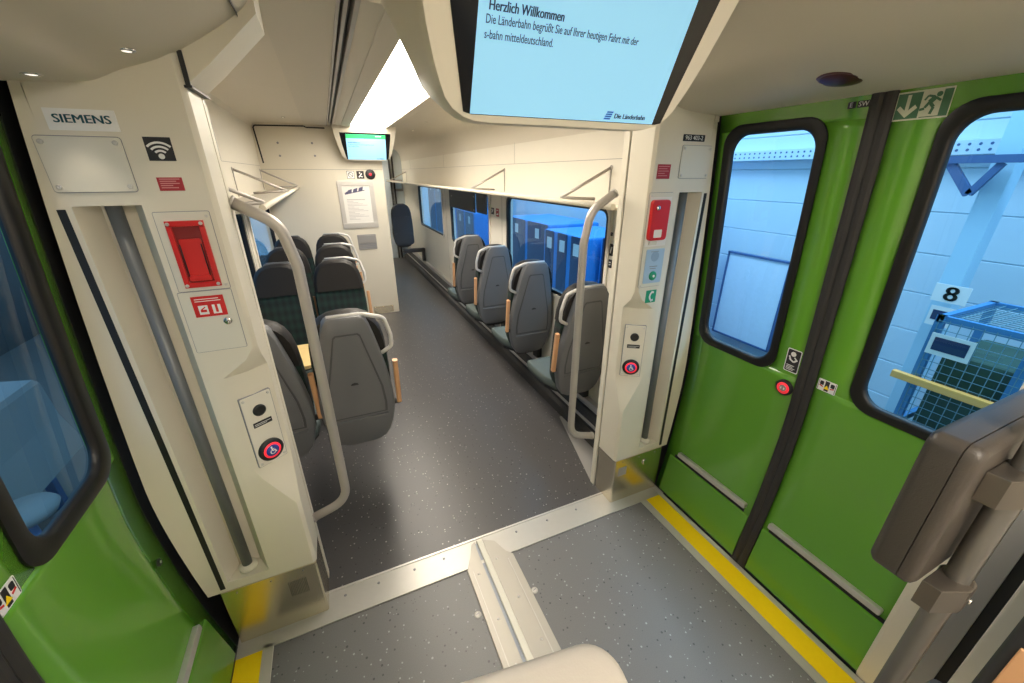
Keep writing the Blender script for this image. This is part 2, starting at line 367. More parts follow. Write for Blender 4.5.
# ================================================================== doors
def rr_range(z, y0, y1, z0, z1, r):
    d = 0
    if z < z0+r: q = z0+r-z; d = r-math.sqrt(max(0, r*r-q*q))
    elif z > z1-r: q = z-(z1-r); d = r-math.sqrt(max(0, r*r-q*q))
    return y0+d, y1-d
def dense(poly, step=.04):
    out = []
    for a, b in zip(poly, poly[1:]+poly[:1]):
        n = max(1, int(math.hypot(b[0]-a[0], b[1]-a[1])/step))
        for k in range(n): out.append((a[0]+(b[0]-a[0])*k/n, a[1]+(b[1]-a[1])*k/n))
    return out
def door(side, name, y0, y1, wy0, wy1, lab, fw=.036):
    """one leaf: y0..y1 wide, window wy0..wy1 (outer frame)"""
    zt, wz0, wz1 = 2.0, .938, 1.872
    root = empty(name, dp(side, (y0+y1)/2, 0), lab, 'train door', kind='structure')
    m = MB()
    zs = [0, .05, .12, .2, .255]+[.27+.03*k for k in range(60)]
    zs = sorted(set([z for z in zs if z < zt]+[wz0+.02, wz1-.02, zt]))
    def strip(a, b, sp):
        for ya, yb in sp:
            n = max(1, int((yb-ya)/.1)); ys = [ya+(yb-ya)*k/n for k in range(n+1)]
            for c, d in zip(ys, ys[1:]):
                f = m.bm.faces.new([m.bm.verts.new(v) for v in (dp(side, c, a), dp(side, d, a), dp(side, d, b), dp(side, c, b))]); f.smooth = True
    for a, b in zip(zs, zs[1:]):
        if a >= wz0+.019 and b <= wz1-.019: strip(a, b, ((y0, wy0+.02), (wy1-.02, y1)))
        else: strip(a, b, ((y0, y1),))
    bmesh.ops.remove_doubles(m.bm, verts=m.bm.verts[:], dist=1e-5)
    leaf = obj('door_panel', m, GREEN, root, smooth=40)
    md = leaf.modifiers.new('thick', 'SOLIDIFY'); md.thickness = .03; md.offset = 0
    # solidify centred: push outwards so the inner skin sits on the curve
    for v in leaf.data.vertices: v.co.x += side*.016
    # window frame and pane
    out = dense(rrect((wy0+wy1)/2, (wz0+wz1)/2, wy1-wy0, wz1-wz0, .075, 8))
    def inset(p, q):
        cy, cz = (wy0+wy1)/2, (wz0+wz1)/2; W, H = wy1-wy0, wz1-wz0
        return (cy+(p[0]-cy)*(1-2*q/W), cz+(p[1]-cz)*(1-2*q/H))
    prof = [(0, -.012), (0, .004), (.004, .006), (fw-.010, .006), (fw-.005, .003), (fw, -.006), (fw, -.016)]
    rings = [[dp(side, *inset(p, q), d) for p in out] for q, d in prof]
    m = MB(); m.loft(rings, caps=False); obj('window_frame', m, FRAMEB, root, smooth=50)
    m = MB(); q = fw-.004; a0, a1, b0, b1 = wy0+q, wy1-q, wz0+q, wz1-q
    L = [b0+(b1-b0)*k/48 for k in range(49)]
    pts = [(rr_range(z, a0, a1, b0, b1, .045), z) for z in L]
    for (ra, za), (rb, zb) in zip(pts, pts[1:]):
        f = m.bm.faces.new([m.bm.verts.new(v) for v in (dp(side, ra[0], za, -.010), dp(side, ra[1], za, -.010), dp(side, rb[1], zb, -.010), dp(side, rb[0], zb, -.010))]); f.smooth = True
    bmesh.ops.remove_doubles(m.bm, verts=m.bm.verts[:], dist=1e-5)
    obj('window_pane', m, GLASS, root, smooth=40)
    # rubber edge at the meeting line
    far = y0 > .7
    e0, e1 = (y0, y0+.031) if far else (y1-.031, y1)
    ZS = [.0+.05*k for k in range(40)]
    m = MB()
    for p0, p1, dpt in ((e0, e1, .012), ):
        m.loft([[dp(side, p0, z, -.01), dp(side, p1, z, -.01), dp(side, p1, z, dpt*.6), dp(side, (p0+p1)/2+.006, z, dpt), dp(side, (p0+p1)/2-.006, z, dpt), dp(side, p0, z, dpt*.6)] for z in ZS], smooth=False)
    obj('rubber_edge', m, SEAL, root)
    # kick rail and lower ledge
    k0, k1 = (y0+.058, y1-.085) if far else (y0+.085, y1-.055)
    m = MB(); O, X, Y = dframe(side, (k0+k1)/2, .282)
    m.plate(rrect(0, 0, k1-k0, .026, .006, 3), O, X, Y, .018, .004, back=.004); obj('kick_rail', m, SILV, root)
    m = MB(); O, X, Y = dframe(side, (y0+y1)/2, .254); m.plate(rect(-(k1-k0)/2-.01, -.008, (k1-k0)/2+.01, .008), O, X, Y, .002, back=.004); obj('painted_rail_shadow', m, BLACK, root)  # black strip paints in the shadow line under the kick rail
    m = MB(); O, X, Y = dframe(side, (y0+y1)/2, .10)
    lo = [(y0+.035 if far else y0+.03), (y1-.03 if far else y1-.035)]
    m.loft([[dp(side, lo[0], z, .0005+d), dp(side, lo[1], z, .0005+d), dp(side, lo[1], z, -.004), dp(side, lo[0], z, -.004)] for z, d in ((.012, .002), (.06, .003), (.12, .003), (.18, .003), (.235, .003), (.243, 0))], smooth=False)
    obj('lower_panel', m, GREEN, root)
    m = MB(); m.loft([[dp(side, y0, z, .003), dp(side, y1, z, .003), dp(side, y1, z, -.02), dp(side, y0, z, -.02)] for z in (-.004, .01)], smooth=False)
    obj('bottom_brush', m, BLACK, root)
    return root
d1 = door(1, 'door_1', .763, 1.312, .893, 1.282, 'green right-hand door leaf beside the far pillar, with narrow window')
d2 = door(1, 'door_2', .21, .762, .240, .622, 'green right-hand door leaf nearest the viewer, with escape sign')
d3 = door(-1, 'door_3', .763, 1.296, .885, 1.260, 'green left-hand door leaf beside the far left pillar', .047)
d4 = door(-1, 'door_4', .21, .762, .240, .622, 'green left-hand door leaf cut off by the lower left picture corner')
def seal(side, parent):
    m = MB(); ZS = [.0+.05*k for k in range(40)]
    e = 1.312 if side > 0 else 1.296
    m.loft([[dp(side, e, z, .002), dp(side, e, z, -.06), dp(side, 1.47, z, -.06), dp(side, 1.47, z, .002)] for z in ZS], smooth=False)
    return obj('side_seal', m, BLACK, parent)
seal(1, d1); seal(-1, d3)
# stickers and controls on the doors
def warn_sticker(side, y, z, parent, rot=0):
    O, X, Y = dframe(side, y, z, .0005); 
    def T(poly): 
        c, s = math.cos(rot), math.sin(rot); return [(c*a-s*b, s*a+c*b) for a, b in poly]
    m = MB(); m.plate(T(rrect(0, 0, .062, .046, .003, 2)), O, X, Y, .001); st = obj('warning_sticker', m, WHITE, parent)
    m = MB(); m.plate(T(rect(-.007, -.02, .007, .02)), O, X, Y, .0014)
    for s in (-1, 1): m.plate(T(rrect(s*.018, .008, .013, .016, .003, 2)), O, X, Y, .0014)
    for s in (-1, 1): m.plate(T(bar(s*.028, -.02, s*.028, .02, .0016)), O, X, Y, .0014)
    obj('door_picture', m, INK, st)
    m = MB(); m.plate(T([(-.009, -.012), (.009, -.012), (0, .004)]), O, X, Y, .0018); obj('triangle', m, YEL, st)
    m = MB()
    for s in (-1, 1): m.plate(T(bar(s*.012, -.006, s*.024, -.002, .004)), O, X, Y, .0018)
    obj('arrows', m, RED, st)
    tag(st, 'small white door warning sticker with yellow triangle')
warn_sticker(1, .692, .977, d2); warn_sticker(-1, .826, .975, d3, R(0))
# hand sticker
O, X, Y = dframe(1, .828, 1.022, .0005)
m = MB(); m.plate(rrect(0, 0, .054, .098, .005, 3), O, X, Y, .001); st = obj('hand_sticker', m, WHITE, d1); tag(st, 'black and white sticker with a hand pressing a button')
m = MB(); m.plate(rrect(0, 0, .048, .091, .004, 3), O, X, Y, .0014); obj('black_field', m, INK, st)
m = MB(); m.plate(circ(-.002, .028, .010, 16), O, X, Y, .0018)
for b in (bar(-.014, .006, .004, -.004, .006), bar(-.016, .018, -.008, .002, .006), bar(.004, -.004, .016, .008, .007), bar(.004, .016, .016, .006, .005)): m.plate(b, O, X, Y, .0018)
for k, L in enumerate((.03, .024, .034, .028)): m.plate(rect(-.019, -.022-k*.006, -.019+L, -.0195-k*.006), O, X, Y, .0018)
obj('hand_picture', m, WHITE, st)
# door button
O, X, Y = dframe(1, .832, .900, .0005); N = X.cross(Y)
m = MB(); m.lathe([(.034, -.002), (.034, .006), (.030, .010), (.0005, .010)], O, N); bt = obj('push_button', m, BLACK, d1); tag(bt, 'round black door button with red lit ring')
m = MB(); m.lathe([(.024, .010), (.024, .0125), (.0005, .0125)], O, N); obj('lit_ring', m, REDLIT, bt)
m = MB(); m.lathe([(.014, .0125), (.013, .0145), (.0005, .0145)], O, N); obj('button_cap', m, FLAP, bt)
m = MB()
for s in (-1, 1): m.plate([(s*.004, -.006), (s*.010, 0), (s*.004, .006)], O, X, Y, .0152)
obj('arrows', m, WHITE, bt)
# escape sign
O, X, Y = dframe(1, .673, 1.870, .0005)
m = MB(); m.plate(rect(-.059, -.035, .060, .035), O, X, Y, .001); st = obj('escape_sign', m, SWHT, d2); tag(st, 'green and cream emergency exit sign with arrow and running figure')
m = MB(); m.plate(rect(-.056, -.031, -.003, .031), O, X, Y, .0014); m.plate(rect(.040, -.031, .058, .031), O, X, Y, .0014); obj('green_field', m, SGRN, st)
m = MB(); m.plate(rect(.001, -.031, .040, -.029), O, X, Y, .0014); m.plate(bar(.016, .004, .026, .016, .012), O, X, Y, .0018)
m.plate(circ(.032, .021, .006, 14), O, X, Y, .0018)
for b in (bar(.016, .004, .026, -.008, .007), bar(.026, -.008, .022, -.024, .006), bar(.016, .006, .008, -.008, .006), bar(.008, -.010, -.002, -.012, .006), bar(.026, .014, .038, .006, .005), bar(.024, .016, .010, .020, .005), bar(.010, .020, .004, .010, .004)): m.plate(b, O, X, Y, .0018)
obj('running_figure', m, SGRN, st)
m = MB(); m.plate(rect(-.0345, -.016, -.0265, .027), O, X, Y, .0018); m.plate([(-.0305, -.028), (-.008, -.006), (-.014, .002), (-.0305, -.014), (-.047, .002), (-.053, -.006)], O, X, Y, .0019)
obj('arrow', m, SWHT, st)
# E SW tags
O, X, Y = dframe(1, .826, 1.890, .0005)
m = MB(); m.plate(rrect(-.018, 0, .022, .018, .002, 2), O, X, Y, .001); m.plate(rrect(.014, 0, .034, .018, .002, 2), O, X, Y, .001); st = obj('code_tag', m, INK, d1); tag(st, 'tiny black lettered tags at the top of the green leaf')
text('lettering', 'E', .018, O+X*-.024+Vector((-.0014, 0, 0)), X, Y, WHITE, st); text('lettering', 'SW', .018, O+X*0+Vector((-.0014, 0, 0)), X, Y, WHITE, st)
# key lock on the left leaf
O, X, Y = dframe(-1, 1.246, .572, .0005)
m = MB(); m.lathe([(.013, -.002), (.013, .003), (.010, .005), (.0005, .005)], O, X.cross(Y)); k = obj('key_lock', m, BLACK, d3)
m = MB(); m.lathe([(.004, .005), (.004, .007), (.0005, .007)], O, X.cross(Y), 8); obj('key_pin', m, SILV, k)

# ================================================================== door pillars
def pillar(side, name, lab):
    root = empty(name, (mx(side, 1.34), 1.38, 0), lab, 'pillar', kind='structure')
    YF = 1.31
    NZ0, NZ1 = .33, 1.628
    rows = [(.29, 0, 0, 0), (.33, 0, 0, 0)]
    zz = [(.3301, 1), (.40, 1), (.52, 1), (.60, 1), (.66, 1), (.74, 1), (.80, 1), (.9, 1), (1.0, 1), (1.08, 1), (1.13, 1), (1.18, 1), (1.22, 1), (1.4, 1), (1.6, 1), (1.6279, 1), (1.628, 0), (1.8, 0), (2.12, 0)]
    def cham(z):
        if z <= .60 or z >= 1.21: return .012
        if z < .78: q = (z-.60)/.18
        elif z > 1.12: q = (1.21-z)/.09; q = q*q*(3-2*q)
        else: q = 1
        return .012+.100*q
    rings = []
    for z, nt in [(.29, 0), (.33, 0)]+zz:
        a = cham(z); b = .012+(a-.012)*.66; d = .07*nt; e = .55
        xr = C0+w(z)-.020
        P = [(xr, YF), (1.466, YF), (1.440, YF+d), (1.372, YF+d), (1.335, YF), (1.178+a, YF), (1.178+a*.45, YF+b*.40), (1.178, YF+b), (1.178, 1.452), (xr, 1.452)]
        rings.append([(mx(side, x), y, z) for x, y in P])
    m = MB(); m.loft(rings, smooth=False)
    obj('pillar_body', m, CREAM, root, smooth=28)
    m = MB(); m.box(mx(side, 1.186), mx(side, 1.54), 1.452, 1.464, 0, 2.12); obj('gasket', m, BLACK, root)
    m = MB(); m.box(mx(side, 1.178), mx(side, 1.54), 1.464, 1.50, 0, 2.12, .003); obj('rear_lining', m, CREAM, root)
    # narrow black slot beside the recess
    m = MB(); m.plate(rect(-.008, .305, .008, 1.622), (mx(side, 1.486), YF, 0), EX, EZ, .0012); obj('black_slot', m, BLACK, root)
    # grip rail
    m = MB(); m.tube([(mx(side, 1.405), 1.352, .335), (mx(side, 1.405), 1.352, 1.626)], .0165, 16); obj('grip_rail', m, RAILG, root)
    m = MB(); m.lathe([(.030, 0), (.030, .012), (.018, .022), (.0005, .022)], (mx(side, 1.405), 1.352, .331), EZ); obj('rail_foot', m, COVER, root)
    # steel kick plate
    m = MB()
    x0, x1 = 1.180, 1.497
    P = [(x1, 1.306), (x0+.006, 1.306), (x0, 1.312), (x0, 1.452), (x1, 1.452)]
    m.loft([[(mx(side, x), y, z) for x, y in P] for z in (0.005, .286, .2895)], smooth=False)
    kp = obj('kick_plate', m, STEEL, root)
    m = MB()
    if side < 0:
        for k in range(12): m.plate(rect(-.375+k*.0055, .155, -.3734+k*.0055, .235), (0, 1.306, 0), EX, EZ, .0008)
        obj('vent_slots', m, BLACK, kp)
    else:
        m.lathe([(.017, 0), (.017, .004), (.012, .006), (.0005, .006)], (1.385, 1.306, .225), (0, -1, 0)); obj('key_lock', m, CHROME, kp)
        m = MB(); m.plate(rect(1.207, .182, 1.262, .238), (0, 1.306, 0), EX, EZ, .001); obj('type_plate', m, FLAP, kp)
    for sx in (1.23, 1.34, 1.45):
        m = MB(); m.lathe([(.003, 0), (.003, .001), (.0004, .001)], (mx(side, sx), 1.306, .272), (0, -1, 0), 8); obj('screw', m, GREY, kp)
    return root
pR = pillar(1, 'pillar', 'cream door pillar with grip rail recess at the right of the opening')
pL = pillar(-1, 'pillar.001', 'cream door pillar with grip rail recess at the left of the opening')
F0 = (0, 1.31, 0)
def screws(parent, pts, O, X, Y, r=.0055, t=.003, material=None):
    O, X, Y = Vector(O), Vector(X), Vector(Y); N = X.cross(Y)
    for a, b in pts:
        m = MB(); m.lathe([(r, 0), (r, t*.7), (r*.7, t), (r*.35, t), (.0003, t*.5)], O+X*a+Y*b, N, 12); obj('screw', m, material or SILV, parent)
def outline_plate(name, poly_c, parent, material, t=.003, O=F0, X=EX, Y=EZ, gap=.0016):
    cx, cy, ww, hh, r = poly_c
    m = MB(); m.plate(rrect(cx, cy, ww+gap*2, hh+gap*2, r+gap, 4), O, X, Y, .0006); g = obj('shadow_joint', m, GREY, parent)
    m = MB(); m.plate(rrect(cx, cy, ww, hh, r, 4), O, X, Y, t, .0008); return obj(name, m, material, parent)
# --- left pillar fittings
t = empty('sign_plate', (-.472, 1.31, 1.81), 'white plate lettered in petrol at the top of the left pillar', 'sign')
m = MB(); m.plate(rrect(-.472, 1.810, .122, .043, .001, 2), F0, EX, EZ, .0015); obj('plate', m, WHITE, t)
text('lettering', 'SIEMENS', .024, (-.472, 1.3082, 1.811), EX, EZ, PETROL, t, 'CENTER', bold=.05, xs=1.12)
t = empty('cover_plate', (-.492, 1.31, 1.72), 'blank cream access cover with four screws on the left pillar', 'cover plate')
outline_plate('cover', (-.492, 1.718, .150, .117, .006), t, COVER)
screws(t, [(-.492+sx*.064, 1.718+sz*.047) for sx in (-1, 1) for sz in (-1, 1)], (0, 1.307, 0), EX, EZ)
t = empty('wireless_sign', (-.349, 1.31, 1.754), 'square black wireless internet sign on the left pillar', 'sign')
m = MB(); m.plate(rect(-.3755, 1.728, -.3225, 1.780), F0, EX, EZ, .001); obj('black_field', m, INK, t)
m = MB(); m.plate(circ(-.349, 1.738, .0062, 16), F0, EX, EZ, .0016)
for r0, r1 in ((.012, .0165), (.021, .0255), (.030, .0345)): m.plate(arc(-.349, 1.736, r0, r1, 45, 135), F0, EX, EZ, .0016)
obj('wave_symbol', m, WHITE, t)
def red_label(x0, z0, x1, z1, lab):
    t = empty('notice_label', ((x0+x1)/2, 1.31, (z0+z1)/2), lab, 'label')
    m = MB(); m.plate(rect(x0, z0, x1, z1), F0, EX, EZ, .001); obj('red_field', m, DRED, t)
    m = MB(); n = 5; h = (z1-z0)
    for k in range(n): m.plate(rect(x0+.005, z1-h*(.16+.16*k), x0+.005+(x1-x0-.01)*(1, .8, .95, .6, .85)[k], z1-h*(.16+.16*k)+.0022), F0, EX, EZ, .0013)
    obj('fine_print', m, mat('pale_red_print', (.62, .25, .25, 1), .5), t)
red_label(-.374, 1.660, -.323, 1.691, 'small dark red notice label on the left pillar')
red_label(1.204, 1.680, 1.270, 1.733, 'small dark red notice label on the right pillar')
# emergency brake unit, left
t = empty('emergency_brake', (-.345, 1.31, 1.5), 'red emergency brake box in a cream panel on the left pillar', 'emergency brake')
outline_plate('upper_panel', (-.346, 1.507, .117, .205, .003), t, COVER)
outline_plate('lower_panel', (-.349, 1.313, .122, .176, .003), t, COVER)
m = MB(); O = (0, 1.307, 0)
oz, iz = (-.386, 1.414, -.304, 1.588), (-.376, 1.432, -.314, 1.574)
for r_ in (rect(-.386, 1.574, -.304, 1.588), rect(-.386, 1.414, -.304, 1.428), rect(-.386, 1.428, -.374, 1.574), rect(-.316, 1.428, -.304, 1.574)): m.plate(r_, O, EX, EZ, .007, .002)
hb = obj('handle_frame', m, RED, t)
m = MB(); m.plate(rect(-.374, 1.428, -.316, 1.574), O, EX, EZ, .0008); obj('handle_recess', m, mat('deep_red', (.22, .006, .006, 1), .4), t)
m = MB(); m.plate(rrect(-.345, 1.487, .048, .112, .004, 3), O, EX, EZ, .004, .0015); m.plate(rrect(-.345, 1.440, .05, .014, .004, 3), O, EX, EZ, .010, .003)
obj('pull_handle', m, RED, t)
m = MB(); m.tube([(-.368, 1.300, 1.44), (-.368, 1.299, 1.53)], .0015, 6); m.tube([(-.322, 1.300, 1.44), (-.322, 1.299, 1.53)], .0015, 6); m.tube([(-.368, 1.299, 1.44), (-.322, 1.299, 1.44)], .0015, 6); obj('handle_groove', m, BLACK, t)
screws(t, [(sx, sz) for sx in (-.380, -.310) for sz in (1.421, 1.581)], (0, 1.300, 0), EX, EZ, .0045)
screws(t, [(-.294, 1.598), (-.294, 1.415)], (0, 1.307, 0), EX, EZ, .004)
m = MB(); m.plate(rect(-.385, 1.329, -.310, 1.388), O, EX, EZ, .0012); st = obj('red_label', m, RED, t)
m = MB(); m.plate(rect(-.374, 1.336, -.352, 1.362), O, EX, EZ, .0016); m.plate(rect(-.342, 1.336, -.322, 1.362), O, EX, EZ, .0016)
m.plate(rect(-.378, 1.373, -.318, 1.375), O, EX, EZ, .0016); m.plate(rect(-.378, 1.379, -.322, 1.381), O, EX, EZ, .0016); obj('white_print', m, WHITE, st)
m = MB(); m.plate(rect(-.370, 1.343, -.356, 1.350), O, EX, EZ, .002); m.plate(bar(-.368, 1.350, -.358, 1.357, .003), O, EX, EZ, .002); m.plate(rect(-.335, 1.340, -.329, 1.362), O, EX, EZ, .002); obj('pictogram', m, RED, st)
m = MB(); m.lathe([(.011, 0), (.011, .004), (.008, .006), (.0005, .006)], (-.315, 1.307, 1.311), (0, -1, 0)); lk = obj('key_lock', m, CHROME, t)
m = MB(); m.plate(bar(-.318, 1.309, -.312, 1.313, .002), (0, 1.301, 0), EX, EZ, .0008); obj('key_slot', m, BLACK, lk)
# emergency call unit, right
t = empty('emergency_call', (1.242, 1.31, 1.43), 'red handle over pale blue call panel on the right pillar', 'emergency call')
outline_plate('panel', (1.243, 1.434, .121, .388, .004), t, COVER)
m = MB(); m.plate(rect(1.187, 1.416, 1.297, 1.612), O, EX, EZ, .0008); obj('recess', m, PAPER, t)
m = MB(); m.plate(rrect(1.236, 1.522, .094, .160, .014, 4), O, EX, EZ, .016, .004); rh = obj('red_handle', m, RED, t)
m = MB(); m.plate(rrect(1.233, 1.470, .042, .032, .004, 3), O, EX, EZ, .0166); obj('handle_opening', m, PAPER, rh)
m = MB(); m.lathe([(.010, 0), (.010, .006), (.006, .009), (.0005, .009)], (1.216, 1.291, 1.572), (0, -1, 0)); obj('key_lock', m, CHROME, rh)
m = MB(); m.plate(rrect(1.225, 1.430, .040, .016, .003, 3), O, EX, EZ, .006); obj('handle_slot', m, COVER, t)
m = MB(); m.plate(rrect(1.250, 1.330, .098, .148, .006, 4), O, EX, EZ, .002); bl = obj('call_label', m, BLUEL, t); tag(bl, 'pale blue call label')
m = MB()
for k in range(5): m.plate(circ(1.250, 1.372, .022-.004*k, 20) if k == 0 else rect(1.234, 1.362+k*.005, 1.266, 1.3635+k*.005), O, EX, EZ, .0022+.0003*min(k, 1))
obj('speaker', m, mat('speaker_blue', (.28, .40, .56, 1), .5), bl)
m = MB(); m.plate(rect(1.226, 1.328, 1.270, 1.331), O, EX, EZ, .0026); m.plate(rect(1.230, 1.319, 1.262, 1.322), O, EX, EZ, .0026); m.plate(rect(1.225, 1.392, 1.268, 1.394), O, EX, EZ, .0026); obj('fine_print', m, GREY, bl)
m = MB(); m.lathe([(.020, 0), (.020, .004), (.014, .008), (.0005, .008)], (1.250, 1.305, 1.288), (0, -1, 0)); gb = obj('green_button', m, GRN, t)
m = MB(); m.plate(circ(1.250, 1.288, .006, 12), (0, 1.297, 0), EX, EZ, .0006); obj('button_mark', m, WHITE, gb)
screws(t, [(1.190, 1.618), (1.192, 1.248)], (0, 1.307, 0), EX, EZ, .004)
# telephone sign
t = empty('telephone_sign', (1.264, 1.31, 1.19), 'green telephone receiver sign under the call panel', 'sign')
m = MB(); m.plate(rrect(1.262, 1.192, .058, .058, .002, 2), F0, EX, EZ, .001); obj('green_field', m, GRN, t)
m = MB(); m.plate(arc(1.277, 1.192, .017, .026, 110, 250, 10), F0, EX, EZ, .0016)
m.plate(bar(1.262, 1.213, 1.276, 1.209, .009), F0, EX, EZ, .0016); m.plate(bar(1.262, 1.171, 1.276, 1.175, .009), F0, EX, EZ, .0016); obj('receiver', m, WHITE, t)
# number plate and access cover, right
t = empty('number_plate', (1.375, 1.31, 1.829), 'small black vehicle number plate high on the right pillar', 'number plate')
m = MB(); m.plate(rrect(1.370, 1.829, .115, .024, .002, 2), F0, EX, EZ, .001); obj('black_field', m, INK, t)
text('lettering', '963 403-2', .022, (1.370, 1.3086, 1.829), EX, EZ, WHITE, t, 'CENTER', xs=1.05)
t = empty('cover_plate', (1.397, 1.31, 1.742), 'blank pale access cover with four screws on the right pillar', 'cover plate')
outline_plate('cover', (1.397, 1.742, .160, .120, .006), t, COVER)
screws(t, [(1.397+sx*.069, 1.742+sz*.049) for sx in (-1, 1) for sz in (-1, 1)], (0, 1.307, 0), EX, EZ)
# wheelchair call panels on the chamfers
def call_panel(side, lab):
    a = Vector((mx(side, 1.178), 1.384, 0)); b = Vector((mx(side, 1.290), 1.31, 0))
    if side < 0: a, b = b, a
    X = (b-a).normalized(); Y = Vector(EZ)
    # the chamfer is slightly convex: sit on its crest
    Ob = Vector((mx(side, 1.178+.112*.45), 1.31+.078*.40, .915)); N = X.cross(Y)
    O = Ob+N*.001
    t = empty('wheelchair_call_panel', O, lab, 'call panel')
    m = MB(); m.plate(rrect(0, 0, .096, .268, .003, 2), O, X, Y, .0012, back=.006); obj('joint', m, GREY, t)
    m = MB(); m.plate(rrect(0, 0, .092, .264, .003, 2), O, X, Y, .003, back=.004); obj('panel', m, PANEL, t)
    O2 = O+N*.003
    screws(t, [(sx*.038, sz*.122) for sx in (-1, 1) for sz in (-1, 1)], O2, X, Y, .0045)
    m = MB(); m.lathe([(.020, 0), (.020, .004), (.015, .006), (.006, .003), (.0005, .003)], O2+Y*.074, N); obj('speaker', m, BLACK, t)
    m = MB(); m.plate(rrect(0, .026, .058, .018, .001, 2), O2, X, Y, .0014); nm = obj('label_strip', m, INK, t)
    m = MB(); m.plate(rect(-.025, .027, .025, .0285), O2, X, Y, .0018); m.plate(rect(-.025, .022, .012, .0235), O2, X, Y, .0018); obj('fine_print', m, WHITE, nm)
    B = O2+Y*-.082
    m = MB(); m.lathe([(.040, -.002), (.040, .008), (.034, .012), (.0005, .012)], B, N, 32); bt = obj('push_button', m, BLACK, t)
    m = MB(); m.lathe([(.028, .012), (.028, .0135), (.0005, .0135)], B, N, 28); obj('lit_ring', m, REDLIT, bt)
    m = MB(); m.lathe([(.021, .0135), (.021, .0148), (.0005, .0148)], B, N, 28); obj('blue_field', m, BLUE, bt)
    m = MB(); B2 = B+N*.0148
    m.plate(circ(-.002, .013, .003, 12), B2, X, Y, .0006)
    for q in (bar(-.002, .010, -.001, -.001, .0035), bar(-.001, -.001, .007, -.001, .0035), bar(.007, 0, .011, -.010, .0035), bar(-.002, .005, .006, .005, .0025), arc(0, -.005, .0065, .009, 120, 350, 14)): m.plate(q, B2, X, Y, .0006)
    obj('wheelchair_symbol', m, WHITE, bt)
call_panel(-1, 'wheelchair call button panel on the left pillar')
call_panel(1, 'wheelchair call button panel on the right pillar')
# loop grab poles at the opening
for side, lab in ((-1, 'looped satin grab pole on the left pillar beside the seats'), (1, 'looped satin grab pole on the right pillar before the single seats')):
    f = (lambda x: x) if side < 0 else (lambda x: 2*.4355-x)
    t = empty('grab_pole', (f(-.12), 1.47, .42), lab, 'grab pole')
    pts = fillet([(f(-.262), 1.47, 1.622), (f(-.150), 1.47, 1.555), (f(-.122), 1.47, 1.42), (f(-.122), 1.47, .41), (f(-.262), 1.47, .365)], .10, 9)
    m = MB(); m.tube(pts, .0178, 18); obj('tube', m, SATIN, t)
    for p, q in ((pts[0], pts[1]), (pts[-1], pts[-2])):
        m = MB(); m.lathe([(.0205, -.003), (.0205, .004), (.0185, .006)], p, (q-p), 20); obj('flange', m, SATIN, t)

# ================================================================== ceilings, arch
CP = [(-.72, 1.875), (-.60, 1.878), (-.50, 1.881), (-.43, 1.889), (-.374, 1.914), (-.296, 1.942), (-.208, 1.990), (-.122, 2.048), (-.084, 2.085), (-.02, 2.14), (.12, 2.20), (.45, 2.215), (.80, 2.20), (.93, 2.13), (1.02, 2.06), (1.12, 1.985), (1.22, 1.945), (1.33, 1.920), (1.5, 1.912), (1.64, 1.912)]
def smoothp(p, n=4):
    out = []
    for i in range(len(p)-1):
        p0, p1, p2, p3 = p[max(i-1, 0)], p[i], p[i+1], p[min(i+2, len(p)-1)]
        for k in range(n):
            t = k/n; c = []
            for j in range(2):
                c.append(.5*((2*p1[j])+(-p0[j]+p2[j])*t+(2*p0[j]-5*p1[j]+4*p2[j]-p3[j])*t*t+(-p0[j]+3*p1[j]-3*p2[j]+p3[j])*t**3))
            out.append(tuple(c))
    return out+[p[-1]]
CS = smoothp(CP)
t = empty('ceiling', (C0, .6, 2.0), 'beige curved vestibule ceiling above the doors', 'ceiling', kind='structure')
m = MB()
m.loft([[(x, y, z) for x, z in CS]+[(x, y, 2.5) for x, z in (CS[-1], CS[0])] for y in (.02, 1.318)], smooth=False)
obj('ceiling_panel', m, CEIL, t, smooth=30)
m = MB(); m.box(-.124, -.1225, -.3, 1.317, 2.04, 2.047); obj('panel_joint', m, BLACK, t)
# portal arch between the pillars
AP = [(-.62, 1.892), (-.262, 1.892), (-.203, 1.941), (-.151, 1.989), (-.084, 2.051), (-.080, 2.30)]
AP = AP+[(2*C0-x, z) for x, z in AP[::-1]]
m = MB(); m.loft([[(x, y, z) for x, z in AP]+[(1.53, y, 2.5), (-.62, y, 2.5)] for y in (1.3195, 1.49)], smooth=False)
arch = tag(obj('trim_5', m, CREAM), 'cream portal arch joining the two pillars under the ceiling', 'arch', kind='structure')
m = MB()
for q in (-.2575, 2*C0+.2575):
    m.box(q-.005, q+.005, 1.315, 1.3198, 1.888, 1.962); m.box(q-.008, q+.008, 1.312, 1.49, 1.887, 1.8925)
obj('joint_strip', m, BLACK, arch)
# saloon ceiling: perforated strip, tracks, light trough
t = empty('ceiling.001', (C0, 5, 2.2), 'saloon ceiling with perforated strip and dark tracks', 'ceiling', kind='structure')
def xprof(name, pts, y0, y1, material, smooth=25, th=.05):
    zt = max(p[1] for p in pts)+th
    m = MB(); m.loft([[(x, y, z) for x, z in pts]+[(pts[-1][0], y, zt), (pts[0][0], y, zt)] for y in (y0, y1)], smooth=False)
    return obj(name, m, material, t, smooth=smooth)
LW, RW = -.585, 1.50
xprof('left_cove', smoothp([(LW-.02, 2.06), (LW-.004, 2.12), (LW+.012, 2.155), (-.53, 2.175), (-.3, 2.180), (-.10, 2.176)]), 1.49, 9.6, SALC)
xprof('perforated_strip', [(-.10, 2.173), (.118, 2.173)], 1.49, 9.6, PERF)
xprof('track_base', [(.118, 2.20), (.205, 2.20)], 1.49, 9.6, BLACK)
